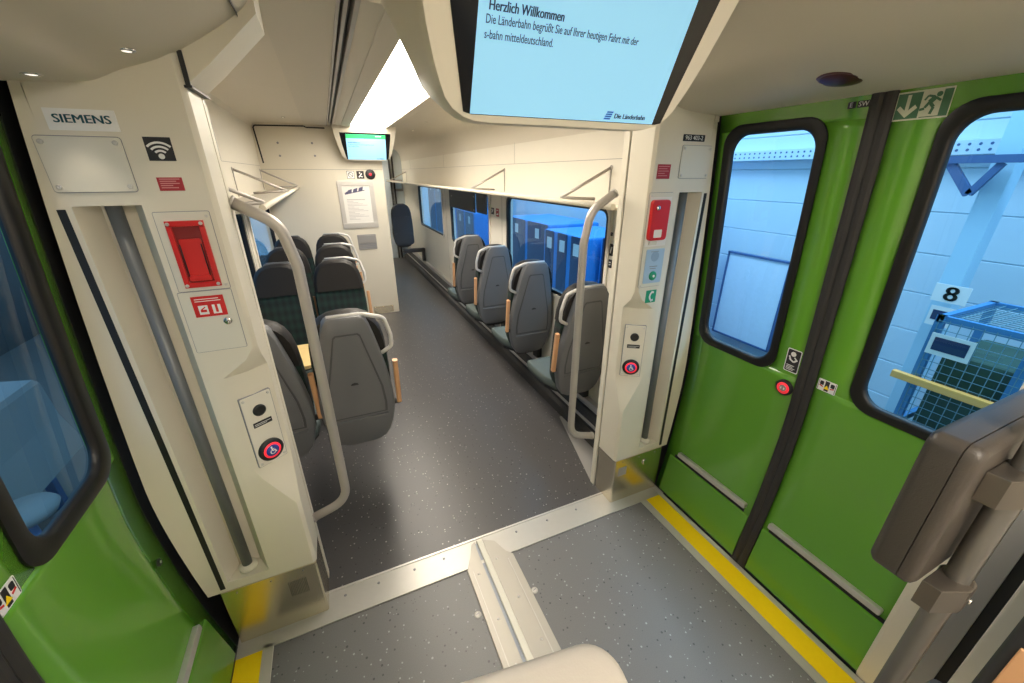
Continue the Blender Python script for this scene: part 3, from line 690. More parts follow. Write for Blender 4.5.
for x0, x1 in ((.118, .130), (.139, .152), (.170, .186)):
    m = MB(); m.box(x0, x1, 1.49, 9.6, 2.168, 2.2, .002); obj('track_rail', m, SATIN, t)
xprof('light_trough', [(.186, 2.170), (.21, 2.160), (.250, 2.160), (.2515, 2.163), (.2545, 2.163), (.256, 2.16), (.338, 2.150), (.345, 2.172)], 1.49, 9.6, SALC)
xprof('right_trough', [(.700, 2.172), (.705, 2.150), (.80, 2.165)], 1.49, 9.6, SALC)
xprof('right_cove', smoothp([(.80, 2.165), (1.0, 2.172), (1.25, 2.168), (1.37, 2.15), (1.44, 2.105), (1.48, 2.03), (1.495, 1.96), (1.503, 1.90)]), 1.49, 9.6, SALC)
for y0, y1, lab in ((1.52, 3.39, 'glowing ceiling light panel nearest the doors'), (3.40, 5.10, 'glowing ceiling light panel just before the partition'), (5.32, 9.4, 'glowing ceiling light panel beyond the partition')):
    t = empty('ceiling_light', (.52, (y0+y1)/2, 2.17), lab, 'ceiling light', 'saloon ceiling light panels')
    m = MB(); m.box(.345, .700, y0, y1, 2.172, 2.186, .003); obj('diffuser', m, LAMP, t)
    m = MB(); m.box(.345, .700, y1, y1+.008, 2.168, 2.186); obj('end_trim', m, SALC, t)
def downlight(x, y, z, lab, r=.013, grp='small round ceiling downlights', lit=True, nrm=(0, 0, -1), power=0):
    t = empty('downlight', (x, y, z), lab, 'downlight', grp)
    m = MB(); m.lathe([(r*1.35, -.002), (r*1.35, .002), (r, .003), (r*.95, .0015)], (x, y, z), nrm, 18); obj('ring', m, CHROME, t)
    m = MB(); m.lathe([(r*.9, 0), (r*.7, .0026), (.0004, .003)], (x, y, z), nrm, 16); obj('lamp', m, SPOT if lit else CHROME, t)
    if power:
        L = bpy.data.lights.new('downlight_beam', 'SPOT'); L.energy = power; L.spot_size = R(64); L.spot_blend = .6; L.color = (1, .86, .66); L.shadow_soft_size = .012
        o = bpy.data.objects.new('downlight_beam', L); COL.objects.link(o); o.location = (x, y, z-.012)
        o.parent = t; o.location = (0, 0, -.012)
downlight(-.246, 4.62, 2.174, 'lit downlight in the saloon ceiling on the left, before the partition')
downlight(1.045, 5.2, 2.166, 'lit downlight in the saloon ceiling, right of the far screen')
downlight(1.02, 4.4, 2.166, 'second lit downlight in the saloon ceiling on the right', r=.009)
downlight(-.497, 1.235, 1.8825, 'downlight in the vestibule ceiling nearest the left door', r=.012, power=1.0)
downlight(-.325, 1.205, 1.931, 'downlight in the vestibule ceiling above the left pillar', r=.012, power=.7)
t = empty('signal_lamp', (1.29, .775, 1.930), 'dark red oval door signal lamp in the ceiling above the right doors', 'signal lamp')
m = MB(); m.lathe([(.052, -.004), (.052, .003), (.046, .004)], (1.29, .775, 1.9305), (-.2, 0, -1), 32); obj('rim', m, mat('brown_rim', (.09, .03, .025, 1), .3), t)
m = MB(); m.lathe([(.046, .003), (.040, .006), (.020, .009), (.0005, .0095)], (1.29, .775, 1.9305), (-.2, 0, -1), 32); obj('lens', m, LENS, t)

# ================================================================== monitors
def monitor(cx, y0, z0, ztop, depth, lab, main):
    root = empty('passenger_screen', (cx, y0+.04, z0), lab, 'screen', 'passenger information screens')
    ang = R(23.5); S = Vector((0, -math.sin(ang), math.cos(ang))); X = Vector(EX); O = Vector((cx, y0, z0))
    smax = (ztop-z0)/math.cos(ang)
    half = [(0, 0), (.17, 0), (.195, .002), (.216, .008), (.236, .020), (.250, .036), (.260, .058), (.270, .085), (.283, .13), (.296, .19), (.310, .26), (.310+max(0, smax-.26)*.15, smax)]
    half = [(a, min(b, smax)) for a, b in half]
    ol = half[1:]+[(-a, b) for a, b in half[1:][::-1]]
    def P(a, b, d=0, zb=0):
        p = O+X*a+S*b; f = (ztop-z0-zb)/(ztop-z0)
        return Vector((p.x, p.y+d, ztop-(ztop-p.z)*f))
    lay = [(0, 0, .992), (.006, -.002, 1), (.035, -.001, 1), (.05, .002, .995), (.17, .045, .99), (.24, .095, .985), (.34, .165, .98), (.54, .31, .98)]
    rings = []
    for d, zb, sc in lay:
        rings.append([P(a*sc, b, d*depth, zb if d > .04 else 0) for a, b in ol])
    m = MB(); m.loft(rings, smooth=False); obj('housing', m, CREAM, root, smooth=35)
    N = X.cross(S)
    t0 = .001
    g = [(-.215, .016), (-.20, .0125), (.212, .0125), (.228, .016), (.255, .22), (.262, .29), (-.262, .29), (-.246, .16)]
    g = [(a, min(b, smax-.012)) for a, b in g]
    m = MB(); m.plate(g, O, X, S, t0+.0005, back=.002); sc = obj('black_glass', m, mat('screen_surround', (.006, .006, .007, 1), .12), root)
    top = min(.275, smax-.02)
    m = MB(); m.plate(rect(-.203, .0135, .205, top), O, X, S, t0+.0012, back=-.001); dsp = obj('display', m, SCR, root)
    OT = O+N*(t0+.0016)
    if main:
        text('heading', 'Herzlich Willkommen', .0185, OT+X*-.187+S*.1635, X, S, SCRT, dsp, bold=.04, xs=.80)
        text('message', 'Die L\u00e4nderbahn begr\u00fc\u00dft Sie auf Ihrer heutigen Fahrt mit der', .0165, OT+X*-.190+S*.1465, X, S, SCRT, dsp, xs=.73)
        text('message', 's-bahn mitteldeutschland.', .0165, OT+X*-.190+S*.1275, X, S, SCRT, dsp, xs=.73)
        text('operator_name', 'Die L\u00e4nderbahn', .0125, OT+X*.1015+S*.0245, X, S, SCRT, dsp, bold=.05, xs=.98)
        m = MB()
        for k in range(4): m.plate([(.078+k*.0012, .018+k*.004), (.093+k*.0012, .018+k*.004), (.094+k*.0012, .0207+k*.004), (.079+k*.0012, .0207+k*.004)], OT, X, S, .0003)
        obj('operator_mark', m, SCRL, dsp)
    else:
        m = MB(); m.plate(rect(-.203, top-.042, .205, top), OT, X, S, .0002); obj('header_bar', m, SCRG, dsp)
        m = MB(); m.plate(rect(.10, top-.020, .16, top-.012), OT, X, S, .0004); obj('clock_line', m, SCRW, dsp)
        text('heading', 'Herzlich Willkommen', .017, OT+X*-.187+S*(top-.085), X, S, SCRT, dsp, bold=.04, xs=.8)
        text('message', 'Die L\u00e4nderbahn begr\u00fc\u00dft Sie auf Ihrer heutigen Fahrt mit der', .0150, OT+X*-.190+S*(top-.106), X, S, SCRL, dsp, xs=.73)
        text('message', 's-bahn mitteldeutschland.', .0150, OT+X*-.190+S*(top-.124), X, S, SCRL, dsp, xs=.73)
        text('operator_name', 'Die L\u00e4nderbahn', .0125, OT+X*.1015+S*.0245, X, S, SCRT, dsp, bold=.05, xs=.98)
    return root
monitor(.4565, .762, 1.785, 2.19, 1, 'large passenger screen hanging from the ceiling in the foreground', True)
monitor(.490, 5.10, 1.832, 2.165, .16, 'small distant passenger screen on the partition below the light', False)

# ================================================================== saloon walls
def side_wall(side, name, lab, wins, y0, y1):
    X = RW if side > 0 else LW; o = side*.06
    root = empty(name, (X, (y0+y1)/2, 0), lab, 'wall', kind='structure')
    za, zb = .845, 1.522
    m = MB()
    m.box(X, X+o, y0, y1, 0, za); m.box(X, X+o, y0, y1, zb, 2.3)
    ys = [y0]+[v for p in wins for v in p]+[y1]
    for a, b in zip(ys[::2], ys[1::2]): m.box(X, X+o, a, b, za, zb)
    obj('wall_panel', m, PANEL, root)
    return root
WR = [(1.965, 3.50), (3.95, 5.42), (5.84, 7.45)]
WL = [(1.965, 3.50), (3.75, 5.1)]
wr = side_wall(1, 'wall_right', 'white saloon wall with windows behind the single seats', WR, 1.49, 9.6)
wl = side_wall(-1, 'wall_left', 'white saloon wall with windows behind the paired seats', WL, 1.49, 9.6)
def seam_lines(side, root):
    X = RW if side > 0 else LW; s = -side*.0015
    m = MB()
    for y in (3.33, 5.63, 8.0): m.box(X, X+s, y-.001, y+.001, 1.775, 2.0)
    m.box(X, X+s*1.2, 1.5, 9.5, 1.773, 1.776)
    for y in (3.62, 5.66): m.box(X, X+s, y-.0015, y+.0015, .2, 1.55)
    obj('panel_joint', m, FLAP, root)
seam_lines(1, wr); seam_lines(-1, wl)
n = 0
nmz = ['nearest the right grab pole', 'in the middle with a dark screen', 'farthest along the right wall']
nml = ['beside the facing seat pair on the left', 'beside the partition on the left']
for side, lst, names in ((1, WR, nmz), (-1, WL, nml)):
    X = RW if side > 0 else LW
    for (a, b), lab in zip(lst, names):
        n += 1
        root = empty('window_%d' % n, (X, (a+b)/2, .85), 'saloon window with black frame '+lab, 'window', kind='structure')
        FX = Vector((0, -side, 0)); O = (X, (a+b)/2, 1.183); W, H = b-a, .677
        def ring(name, w0, h0, r0, w1, h1, r1, t, material, back=.02):
            N = FX.cross(Vector(EZ)); Ov = Vector(O)
            f = lambda q, d: Ov+FX*q[0]+Vector(EZ)*q[1]+N*d
            A = rrect(0, 0, w0, h0, r0, 6); B = rrect(0, 0, w1, h1, r1, 6)
            m = MB(); m.loft([[f(p, -back) for p in A], [f(p, t) for p in A], [f(p, t) for p in B], [f(p, -back) for p in B]], caps=False, smooth=False)
            return obj(name, m, material, root, smooth=30)
        ring('outer_frame', W+.05, H+.05, .09, W-.005, H-.005, .07, .012, PANEL)
        ring('rubber_frame', W, H, .07, W-.055, H-.055, .05, .006, FRAMEB, .025)
        m = MB(); m.plate(rrect(0, 0, W-.05, H-.05, .05, 6), (X+side*.012, (a+b)/2, 1.183), FX, EZ, .001); obj('window_pane', m, GLASS2, root)
# dark display panel in the middle window
t = empty('window_screen', (1.5, 4.8, 1.4), 'dark flat panel across the top of the middle right window', 'panel')
m = MB(); m.plate(rrect(0, 0, 1.03, .22, .012, 3), (1.494, 4.88, 1.405), (0, -1, 0), EZ, .012, .003, back=0); obj('dark_panel', m, mat('charcoal_panel', (.020, .019, .020, 1), .5), t)
m = MB(); m.plate(rrect(0, 0, .33, .20, .02, 3), (1.496, 4.17, 1.405), (0, -1, 0), EZ, .006, .002, back=0); obj('end_panel', m, BLACK, t)
screws(t, [(-.40, .03), (.49, .06), (.49, -.08)], (1.482, 4.88, 1.405), (0, -1, 0), EZ, .008)
# small wall signs
def wall_sign(y, z, wd, h, material, mark, lab, nm='wall_sign'):
    t = empty(nm, (1.5, y, z), lab, 'sign')
    O = (1.499, y, z); X = (0, -1, 0)
    m = MB(); m.plate(rrect(0, 0, wd, h, .003, 2), O, X, EZ, .002); obj('field', m, material, t)
    m = MB()
    for q in mark: m.plate(q, O, X, EZ, .003)
    obj('pictogram', m, WHITE, t)
wall_sign(3.86, 1.355, .075, .062, INK, [bar(-.02, -.015, .02, .015, .01), circ(-.015, .014, .008, 12)], 'small black and white sign on the pier between the near and middle windows')
wall_sign(3.73, 1.350, .070, .075, DRED, [bar(-.02, .02, .02, .02, .006), bar(-.02, -.02, .02, -.012, .012)], 'small red and white sign on the pier between the windows')
wall_sign(1.925, 1.282, .035, .070, INK, [bar(-.006, -.02, .006, .018, .008)], 'small black sign on the wall end beside the right grab pole')
wall_sign(1.925, 1.200, .032, .050, INK, [bar(-.008, .008, .008, .008, .006), bar(-.008, -.008, .008, -.004, .006)], 'smaller black label below the sign beside the right grab pole')
t = empty('wall_switch', (1.5, 1.93, 1.378), 'tiny black wall switch above the black signs beside the right grab pole', 'switch')
m = MB(); m.plate(rrect(0, 0, .016, .020, .002, 2), (1.5, 1.935, 1.372), (0, -1, 0), EZ, .006, .002); obj('switch_body', m, BLACK, t)
m = MB(); m.plate(rrect(0, .002, .008, .008, .002, 2), (1.494, 1.935, 1.372), (0, -1, 0), EZ, .003, .001); obj('knob', m, GREY, t)
# heater boxes
for side, nm, lab in ((1, 'baseboard_right', 'dark heater box along the foot of the right wall'), (-1, 'baseboard_left', 'dark heater box along the foot of the left wall')):
    f = (lambda x: x) if side > 0 else (lambda x: 2*C0-x)
    t = empty(nm, (f(1.45), 5, 0), lab, 'heater box', kind='structure')
    m = MB(); m.loft([[(f(1.37), y, 0), (f(1.38), y, .06), (f(1.41), y, .075), (f(1.41), y, .11), (f(1.44), y, .17), (f(1.51), y, .18), (f(1.51), y, 0)] for y in (1.62, 9.5)], smooth=False); obj('box', m, HEAT, t)
    m = MB(); m.box(f(1.408), f(1.425), 1.63, 9.5, .10, .122, .003); obj('edge_strip', m, SILV, t)
    m = MB(); m.box(f(1.46), f(1.502), 1.63, 9.5, .17, .225, .004); obj('wall_rail', m, SILV, t)
t = empty('floor_plate', (1.3, 1.8, 0), 'light grey wedge plate on the floor beside the right pillar', 'floor plate')
m = MB(); m.plate([(1.182, 1.505), (1.38, 1.505), (1.38, 2.165), (1.353, 2.165)], (0, 0, 0), EX, EY, .003, .001); obj('plate', m, mat('grey_plate', (.30, .29, .28, 1), .5), t)
screws(t, [(1.22, 1.53), (1.345, 2.02)], (0, 0, .003), EX, EY, .006)

# ================================================================== luggage racks
def rack(side, name, lab, y0, y1, brs):
    f = (lambda x: x) if side > 0 else (lambda x: 2*C0-x)
    t = empty(name, (f(1.5), (y0+y1)/2, 1.55), lab, 'luggage rack')
    m = MB(); m.loft([[(f(1.195), y, 1.556), (f(1.5), y, 1.535), (f(1.5), y, 1.523), (f(1.195), y, 1.544)] for y in (y0, y1)], smooth=False); obj('shelf', m, CREAM if side > 0 else mat('rack_shelf_grey', (.52, .49, .43, 1), .5), t)
    m = MB(); m.tube([(f(1.178), y0, 1.560), (f(1.178), y1, 1.560)], .014, 16); obj('front_rail', m, CREAM, t)
    for y in brs:
        m = MB(); m.tube([(f(1.497), y, 1.730), (f(1.178), y, 1.577)], .0085, 10); b = obj('bracket', m, SATIN, t)
        m = MB(); m.tube([(f(1.178), y, 1.578), (f(1.40), y, 1.566)], .009, 10); obj('shelf_rib', m, SATIN, b)
        m = MB(); m.tube([(f(1.497), y, 1.730), (f(1.497), y, 1.545)], .004, 8); obj('wall_rod', m, SATIN, b)
        m = MB(); m.lathe([(.014, -.003), (.014, .004), (.008, .008)], (f(1.5), y, 1.730), (-side, 0, 0), 12); obj('wall_boss', m, SATIN, b)
rack(1, 'luggage_rack', 'cream luggage rack along the right wall above the windows', 1.53, 8.88, (1.997, 3.55, 8.48))
rack(-1, 'luggage_rack.001', 'luggage rack with thin rods on the left wall before the partition', 2.1, 5.17, (2.2, 3.61, 5.11))

# ================================================================== partition
t = empty('wall_divider', (.04, 5.2, 0), 'cream cross partition with poster and screen at the end of the left seats', 'wall', kind='structure')
m = MB(); m.box(LW-.01, .655, 5.20, 5.245, 0, 2.3, .004); obj('partition_panel', m, CREAM, t)
m = MB(); m.box(.57, .653, 5.245, 8.3, 0, 2.3); obj('cabin_side', m, CREAM, t)
m = MB(); m.box(LW+.006, .65, 5.1985, 5.201, 1.738, 1.742); obj('panel_joint', m, FLAP, t)
pts = [(-.545, 1.80), (-.567, 2.135), (-.550, 2.150), (-.10, 2.160), (-.08, 2.148), (.10, 2.148)]
m = MB()
for a, b in zip(pts, pts[1:]): m.plate(bar(a[0], a[1], b[0], b[1], .014), (0, 5.2, 0), EX, EZ, .003)
obj('dark_seal', m, BLACK, t)
screws(t, [(-.375, 1.995), (-.048, 2.0), (-.378, 1.872), (-.041, 1.877)], (0, 5.2, 0), EX, EZ, .011, material=GREY)
m = MB(); m.plate(rect(.335, .012, .585, .10), (0, 5.2, 0), EX, EZ, .004, .001); obj('kick_plate', m, STEEL, t)
t = empty('poster_frame', (.33, 5.2, 1.36), 'silver framed information poster on the partition', 'poster')
m = MB()
for q in (rect(.130, 1.10, .527, 1.16), rect(.130, 1.57, .527, 1.622), rect(.130, 1.16, .178, 1.57), rect(.478, 1.16, .527, 1.57)): m.plate(q, (0, 5.2, 0), EX, EZ, .012, .002)
obj('frame', m, SILV, t)
m = MB(); m.plate(rect(.175, 1.155, .48, 1.575), (0, 5.2, 0), EX, EZ, .004); pp = obj('paper', m, PAPER, t)
m = MB()
for k in range(3):
    o = k*.062; m.plate([(.225+o, 1.478+o*.25), (.275+o, 1.490+o*.25), (.283+o, 1.535+o*.2), (.238+o, 1.520+o*.2)], (0, 5.196, 0), EX, EZ, .0006)
m.plate([(.195, 1.49), (.225, 1.478), (.24, 1.515)], (0, 5.196, 0), EX, EZ, .0006); m.plate(bar(.20, 1.478, .42, 1.52, .008), (0, 5.196, 0), EX, EZ, .0009)
obj('vehicle_drawing', m, mat('drawing_ink', (.09, .09, .16, 1), .6), pp)
m = MB()
for k in range(15): m.plate(rect(.212, 1.415-k*.0155, .212+(.20 if k == 0 else .22-.05*((k*7) % 4)), 1.419-k*.0155+(.004 if k == 0 else 0)), (0, 5.196, 0), EX, EZ, .0006)
obj('fine_print', m, mat('pale_ink', (.45, .44, .44, 1), .6), pp)
t = empty('waste_flap', (.37, 5.2, .93), 'grey ribbed waste bin flap below the poster', 'waste bin')
m = MB(); m.plate(rrect(.372, .930, .215, .180, .008, 3), (0, 5.2, 0), EX, EZ, .008, .002); obj('panel', m, FLAP, t)
m = MB(); m.plate(rrect(.372, .965, .200, .085, .004, 3), (0, 5.192, 0), EX, EZ, .006, .002); obj('flap', m, FLAP, t)
m = MB()
for k in range(3): m.plate(rect(.275, .862+k*.02, .469, .870+k*.02), (0, 5.192, 0), EX, EZ, .003)
obj('rib', m, GREY, t)
for x, lab, mk in ((.294, 'black and white no smoking sign left of the red lamp on the partition', [arc(.294, 1.686, .022, .028, 0, 350, 16), bar(.276, 1.70, .312, 1.672, .005)]), (.398, 'black and white litter sign next to the red lamp on the partition', [circ(.392, 1.705, .008, 12), bar(.38, 1.66, .415, 1.70, .012), bar(.40, 1.67, .42, 1.662, .01)])):
    t = empty('pictogram_sign', (x, 5.2, 1.686), lab, 'sign')
    m = MB(); m.plate(rect(x-.040, 1.644, x+.040, 1.726), (0, 5.2, 0), EX, EZ, .002); obj('field', m, INK, t)
    m = MB()
    if x < .35: m.plate(rect(x-.036, 1.648, x+.036, 1.722), (0, 5.2, 0), EX, EZ, .0024); f = obj('white_field', m, WHITE, t); m = MB(); [m.plate(q, (0, 5.2, 0), EX, EZ, .003) for q in mk]; obj('pictogram', m, INK, f)
    else: [m.plate(q, (0, 5.2, 0), EX, EZ, .003) for q in mk]; obj('pictogram', m, WHITE, t)
t = empty('indicator_lamp', (.505, 5.2, 1.692), 'round black indicator with red centre on the partition', 'lamp')
m = MB(); m.lathe([(.055, 0), (.055, .008), (.045, .012), (.0005, .012)], (.508, 5.2, 1.69), (0, -1, 0)); obj('bezel', m, BLACK, t)
m = MB(); m.lathe([(.015, .012), (.014, .014), (.0005, .014)], (.508, 5.2, 1.69), (0, -1, 0)); obj('lit_centre', m, REDLIT, t)

# ================================================================== far end
t = empty('wall_far', (1.0, 9.1, 0), 'pale end wall with door frame far down the aisle', 'wall', kind='structure')
m = MB(); m.box(LW-.02, 1.56, 8.95, 9.0, 0, 2.3); obj('end_panel', m, mat('pale_blue_grey', (.60, .68, .74, 1), .5), t)
m = MB(); m.box(1.24, 1.27, 8.90, 8.952, 0, 2.15); m.box(1.30, 1.33, 8.90, 8.952, 0, 2.15); obj('door_frame', m, DARK, t)
m = MB(); m.box(1.27, 1.30, 8.93, 8.952, 0, 2.15); obj('frame_cover', m, WHITE, t)
t = empty('framed_notice', (1.45, 8.95, 1.43), 'small grey framed notice on the far end wall', 'notice')
m = MB(); m.plate(rect(-.085, -.11, .085, .11), (1.40, 8.95, 1.47), EX, EZ, .01, .003); obj('frame', m, GREY, t)
m = MB(); m.plate(rect(-.065, -.06, .065, .09), (1.40, 8.94, 1.47), EX, EZ, .002); obj('paper', m, BLUEL, t)

# ================================================================== seats
CACHE = {}
def seat_meshes(side, dark=False, handle=True, wd=.18):
    key = (side, dark, handle, wd)
    if key in CACHE: return CACHE[key]
    rec = R(7)
    def T(x, y, z):      # tilt the back about the foot of the shell
        dz = z-.42; return (x, y*math.cos(rec)-dz*math.sin(rec), .42+dz*math.cos(rec)+y*math.sin(rec))
    prof = [(.368, .06), (.373, .092), (.390, .124), (.425, .148), (.48, .166), (.55, .180), (.62, .186), (.70, .180), (.80, .166), (.90, .147), (1.00, .124), (1.06, .108), (1.09, .097), (1.105, .086), (1.115, .070)]
    def outl(s, o=0): s *= .97; return [(hw*s-o, z) for z, hw in prof]+[(-(hw*s-o), z) for z, hw in prof[::-1]]
    parts = []
    m = MB()
    rings = []
    for y, o, dz in ((.022, .0, 0), (-.012, 0, 0), (-.024, .006, .003), (-.030, .018, .010)):
        rings.append([T(x-(o if x > 0 else -o), y, .76+(z-.76)*(1-dz/.36)) for x, z in outl(1)])
    m.loft(rings, smooth=False); parts.append(('back_shell', m, SHELLD if dark else SHELL, None, 35))
    # recessed centre panel, pocket and latch
    def plate(poly, y, t, bev): 
        m = MB(); a = Vector(T(0, y, .42)); b = Vector(T(0, y, 1.42)); Y = (b-a).normalized()
        m.plate([(px, pz-.42) for px, pz in poly], a, EX, Y, t, bev, back=.004); return m
    pan = [(-.125, .565), (.125, .565), (.128, .62), (.120, .72), (.055, 1.015), (.045, 1.025), (-.045, 1.025), (-.055, 1.015), (-.120, .72), (-.128, .62)]
    rim = [(x*1.09, .79+(z-.79)*1.035) for x, z in pan]
    parts.append(('panel_groove', plate(rim, -.030, .0006, 0), DARK if dark else mat('shell_groove', (.075, .076, .080, 1), .5), 'back_shell', None))
    parts.append(('back_panel', plate(pan, -.030, .004, .0025), SHELLD if dark else SHELL, 'back_shell', None))
    parts.append(('pocket_lip', plate([(-.135, .528), (.135, .528), (.138, .545), (-.138, .545)], -.030, .007, .003), SHELLD if dark else SHELL, 'back_shell', None))
    if not dark: parts.append(('latch', plate([(-.018, .755)]+[(.018*math.cos(R(a)), .755+.013*math.sin(R(a))) for a in (0, 40, 90, 140, 180)], -.034, .004, .001), DARK, 'back_shell', None))
    # upholstery seen from the front
    fr = [(.44, .146), (.50, .170), (.62, .178), (.78, .178), (.885, .174)]
    m = MB(); A = [(hw, z) for z, hw in fr]; ol = A+[(-x, z) for x, z in A[::-1]]
    m.loft([[T(x*sx, y, z) for x, z in ol] for y, sx in ((.02, .97), (.05, 1), (.085, .99), (.10, .93))], smooth=False); parts.append(('back_cushion', m, SHELLD if dark else PLAID, None, 40))
    hd = [(.885, .174), (.95, .170), (1.01, .158), (1.055, .138), (1.085, .110), (1.104, .070), (1.110, .03)]
    m = MB(); A = [(hw, z) for z, hw in hd]; ol = A+[(-x, z) for x, z in A[::-1]]
    m.loft([[T(x*sx, y, .885+(z-.885)*sz) for x, z in ol] for y, sx, sz in ((.012, .95, .97), (.03, .99, .995), (.07, 1, 1), (.10, .97, .98), (.118, .86, .90))], smooth=False); parts.append(('headrest', m, SHELLD if dark else LEATHER, None, 40))
    m = MB(); m.loft([[(x*h, y, .42+(z-.42)*v) for x, z in rrect(0, .424, 1, .064, .03, 4)] for y, h, v in ((.035, .24, .8), (.05, .27, 1), (.14, .34, 1), (.22, .352, 1), (.39, .345, 1), (.415, .33, .8), (.425, .30, .5))], smooth=False); parts.append(('seat_cushion', m, None if dark else mat('grey_green_seat', (.075, .095, .088, 1), .8, noise=.1), None, 40))
    m = MB(); m.plate([(-.10, .05), (.10, .05), (.155, .16), (.155, .39), (-.155, .39), (-.155, .16)], (0, 0, .360), EX, EY, .034, .006); parts.append(('seat_pan', m, DARK, None, None))
    # support beam to the wall (on the side away from the aisle)
    m = MB(); m.box(side*.03, -side*wd, .12, .20, .29, .356, .01); m.box(-.05, .05, .11, .25, .30, .358, .01)
    if wd > .185: m.box(-side*(wd-.05), -side*(wd-.002), .12, .20, .124 if dark else .224, .30, .006)
    parts.append(('support_beam', m, DARK, None, None))
    if not dark:
        # light grey grab handle at the aisle corner
        s = side
        if not handle: P = None
        else: P = [T(-s*.070, -.002, 1.112), T(s*.085, -.002, 1.112), T(s*.172, -.006, 1.085), T(s*.196, -.006, .99), T(s*.196, -.006, .925), T(s*.145, -.004, .895)]
        
        if P: m = MB(); m.tube(fillet(P, .035, 6), .0100, 12); parts.append(('grab_handle', m, HANDLE, None, None))
        # beech armrest folded upright on the aisle side
        m = MB(); m.loft([[T(s*.203+a, b-.006, z) for a, b in rrect(0, 0, .024, .030, .008, 3)] for z in (.585, .59, .83, .842)], smooth=False); parts.append(('armrest', m, WOOD, None, 40))
        m = MB(); m.tube([T(s*.165, .01, .580), T(s*.206, .006, .580)], .016, 12); parts.append(('armrest_pivot', m, DARK, 'armrest', None))
    out = []
    if dark:
        m = MB(); a = Vector(T(0, .10, .42)); b = Vector(T(0, .10, 1.42)); m.plate(rrect(0, .09, .33, .20, .05, 5), a, (-1, 0, 0), b-a, .03, .012, back=.02); parts.append(('folded_cushion', m, SHELLD, None, None))
    for nm, m, ma, par, sm in parts:
        if ma is None or (dark and nm == 'seat_pan'): continue
        bmesh.ops.recalc_face_normals(m.bm, faces=m.bm.faces[:])
        me = bpy.data.meshes.new(nm); m.bm.to_mesh(me); m.bm.free(); me.materials.append(ma)
        if sm:
            for p in me.polygons: p.use_smooth = True
            me.set_sharp_from_angle(angle=R(sm))
        out.append((nm, me, par))
    CACHE[key] = out
    return out
def seat(x, y, rz, side, lab, grp, dark=False, nm='train_seat', z=0, handle=True, wd=.18):
    root = empty(nm, (x, y, z), lab, 'seat', grp); root.rotation_euler = (0, 0, rz)
    done = {}
    for pn, me, par in seat_meshes(side, dark, handle, wd):
        o = bpy.data.objects.new(pn, me); COL.objects.link(o); o.parent = done[par] if par else root; done[pn] = o
    return root
seat(-.018, 1.93, 0, 1, 'grey seat back nearest the left grab pole, on the aisle', 'near left seat pair')
seat(-.402, 1.93, 0, 1, 'grey window seat mostly hidden behind the left grab pole', 'near left seat pair', handle=False)
for y, row in ((3.20, 'first row beyond the table'), (3.92, 'second row beyond the table'), (4.64, 'row against the partition')):
    seat(-.018, y, math.pi, -1, 'dark upholstered aisle seat facing the doors, '+row, 'left seats facing the doors')
    seat(-.402, y, math.pi, -1, 'dark upholstered window seat facing the doors, '+row, 'left seats facing the doors', handle=False)
for (x, y), row in zip(((1.310, 1.90), (1.310, 2.62), (1.310, 3.36), (1.310, 4.06)), ('nearest the right grab pole', 'second from the right grab pole', 'third from the right grab pole', 'farthest of the right-hand row of four')):
    seat(x, y, 0, -1, 'single grey seat by the right windows, '+row, 'single seats by the right windows', wd=.190)
seat(1.16, 7.45, math.pi, 1, 'dark tall folding seat alone far down the aisle', 'far seat', dark=True, nm='folding_seat', z=.10, wd=.33)
# table
t = empty('wall_table', (-.40, 2.55, .66), 'small maple table top between the facing left seats', 'table')
m = MB(); m.plate(rrect(-.405, 2.545, .36, .36, .04, 5), (0, 0, .645), EX, EY, .022, .005); obj('table_top', m, TABLE, t)
m = MB(); m.plate(rrect(-.405, 2.545, .366, .366, .042, 5), (0, 0, .638), EX, EY, .009); obj('edge_band', m, DARK, t)
m = MB(); m.box(-.585, -.30, 2.51, 2.58, .60, .638, .006); obj('bracket', m, SATIN, t)

# ================================================================== near end around the camera
t = empty('wall_right.001', (1.5, -1.4, 0), 'white wall end beside the right doors at the picture edge', 'wall', kind='structure')
m = MB(); m.box(1.50, 1.64, .165, .272, 0, 2.3, .012); obj('wall_end', m, CREAM, t)
m = MB(); m.box(1.502, 1.64, .125, .165, 0, 2.3); obj('wall_joint', m, FLAP, t)
m = MB(); m.box(1.512, 1.64, .100, .125, 0, 2.3); obj('black_gap', m, BLACK, t)
m = MB(); m.box(1.50, 1.64, -3, .100, 0, 2.3, .006); obj('wall_panel', m, PANEL, t)
m = MB(); m.box(-.72, -.60, -3, .21, 0, 2.3); tag(obj('wall_left.001', m, PANEL), 'white side wall behind the viewer on the left', 'wall', kind='structure')
m = MB(); m.box(-.75, 1.66, -3.05, -3, 0, 2.3); tag(obj('wall_back', m, PANEL), 'white end wall behind the viewer', 'wall', kind='structure')
m = MB(); m.box(-.75, 1.66, -3, .02, 2.2, 2.26); tag(obj('ceiling.002', m, SALC), 'pale ceiling behind the viewer', 'ceiling', kind='structure')
t = empty('ceiling_light', (.52, -1.2, 2.19), 'glowing ceiling light panel behind the viewer', 'ceiling light', 'saloon ceiling light panels')
m = MB(); m.box(.345, .70, -2.6, -.15, 2.185, 2.199, .003); obj('diffuser', m, LAMPB, t)
m = MB(); m.box(.335, .71, -.15, -.14, 2.18, 2.2); obj('end_trim', m, SALC, t)
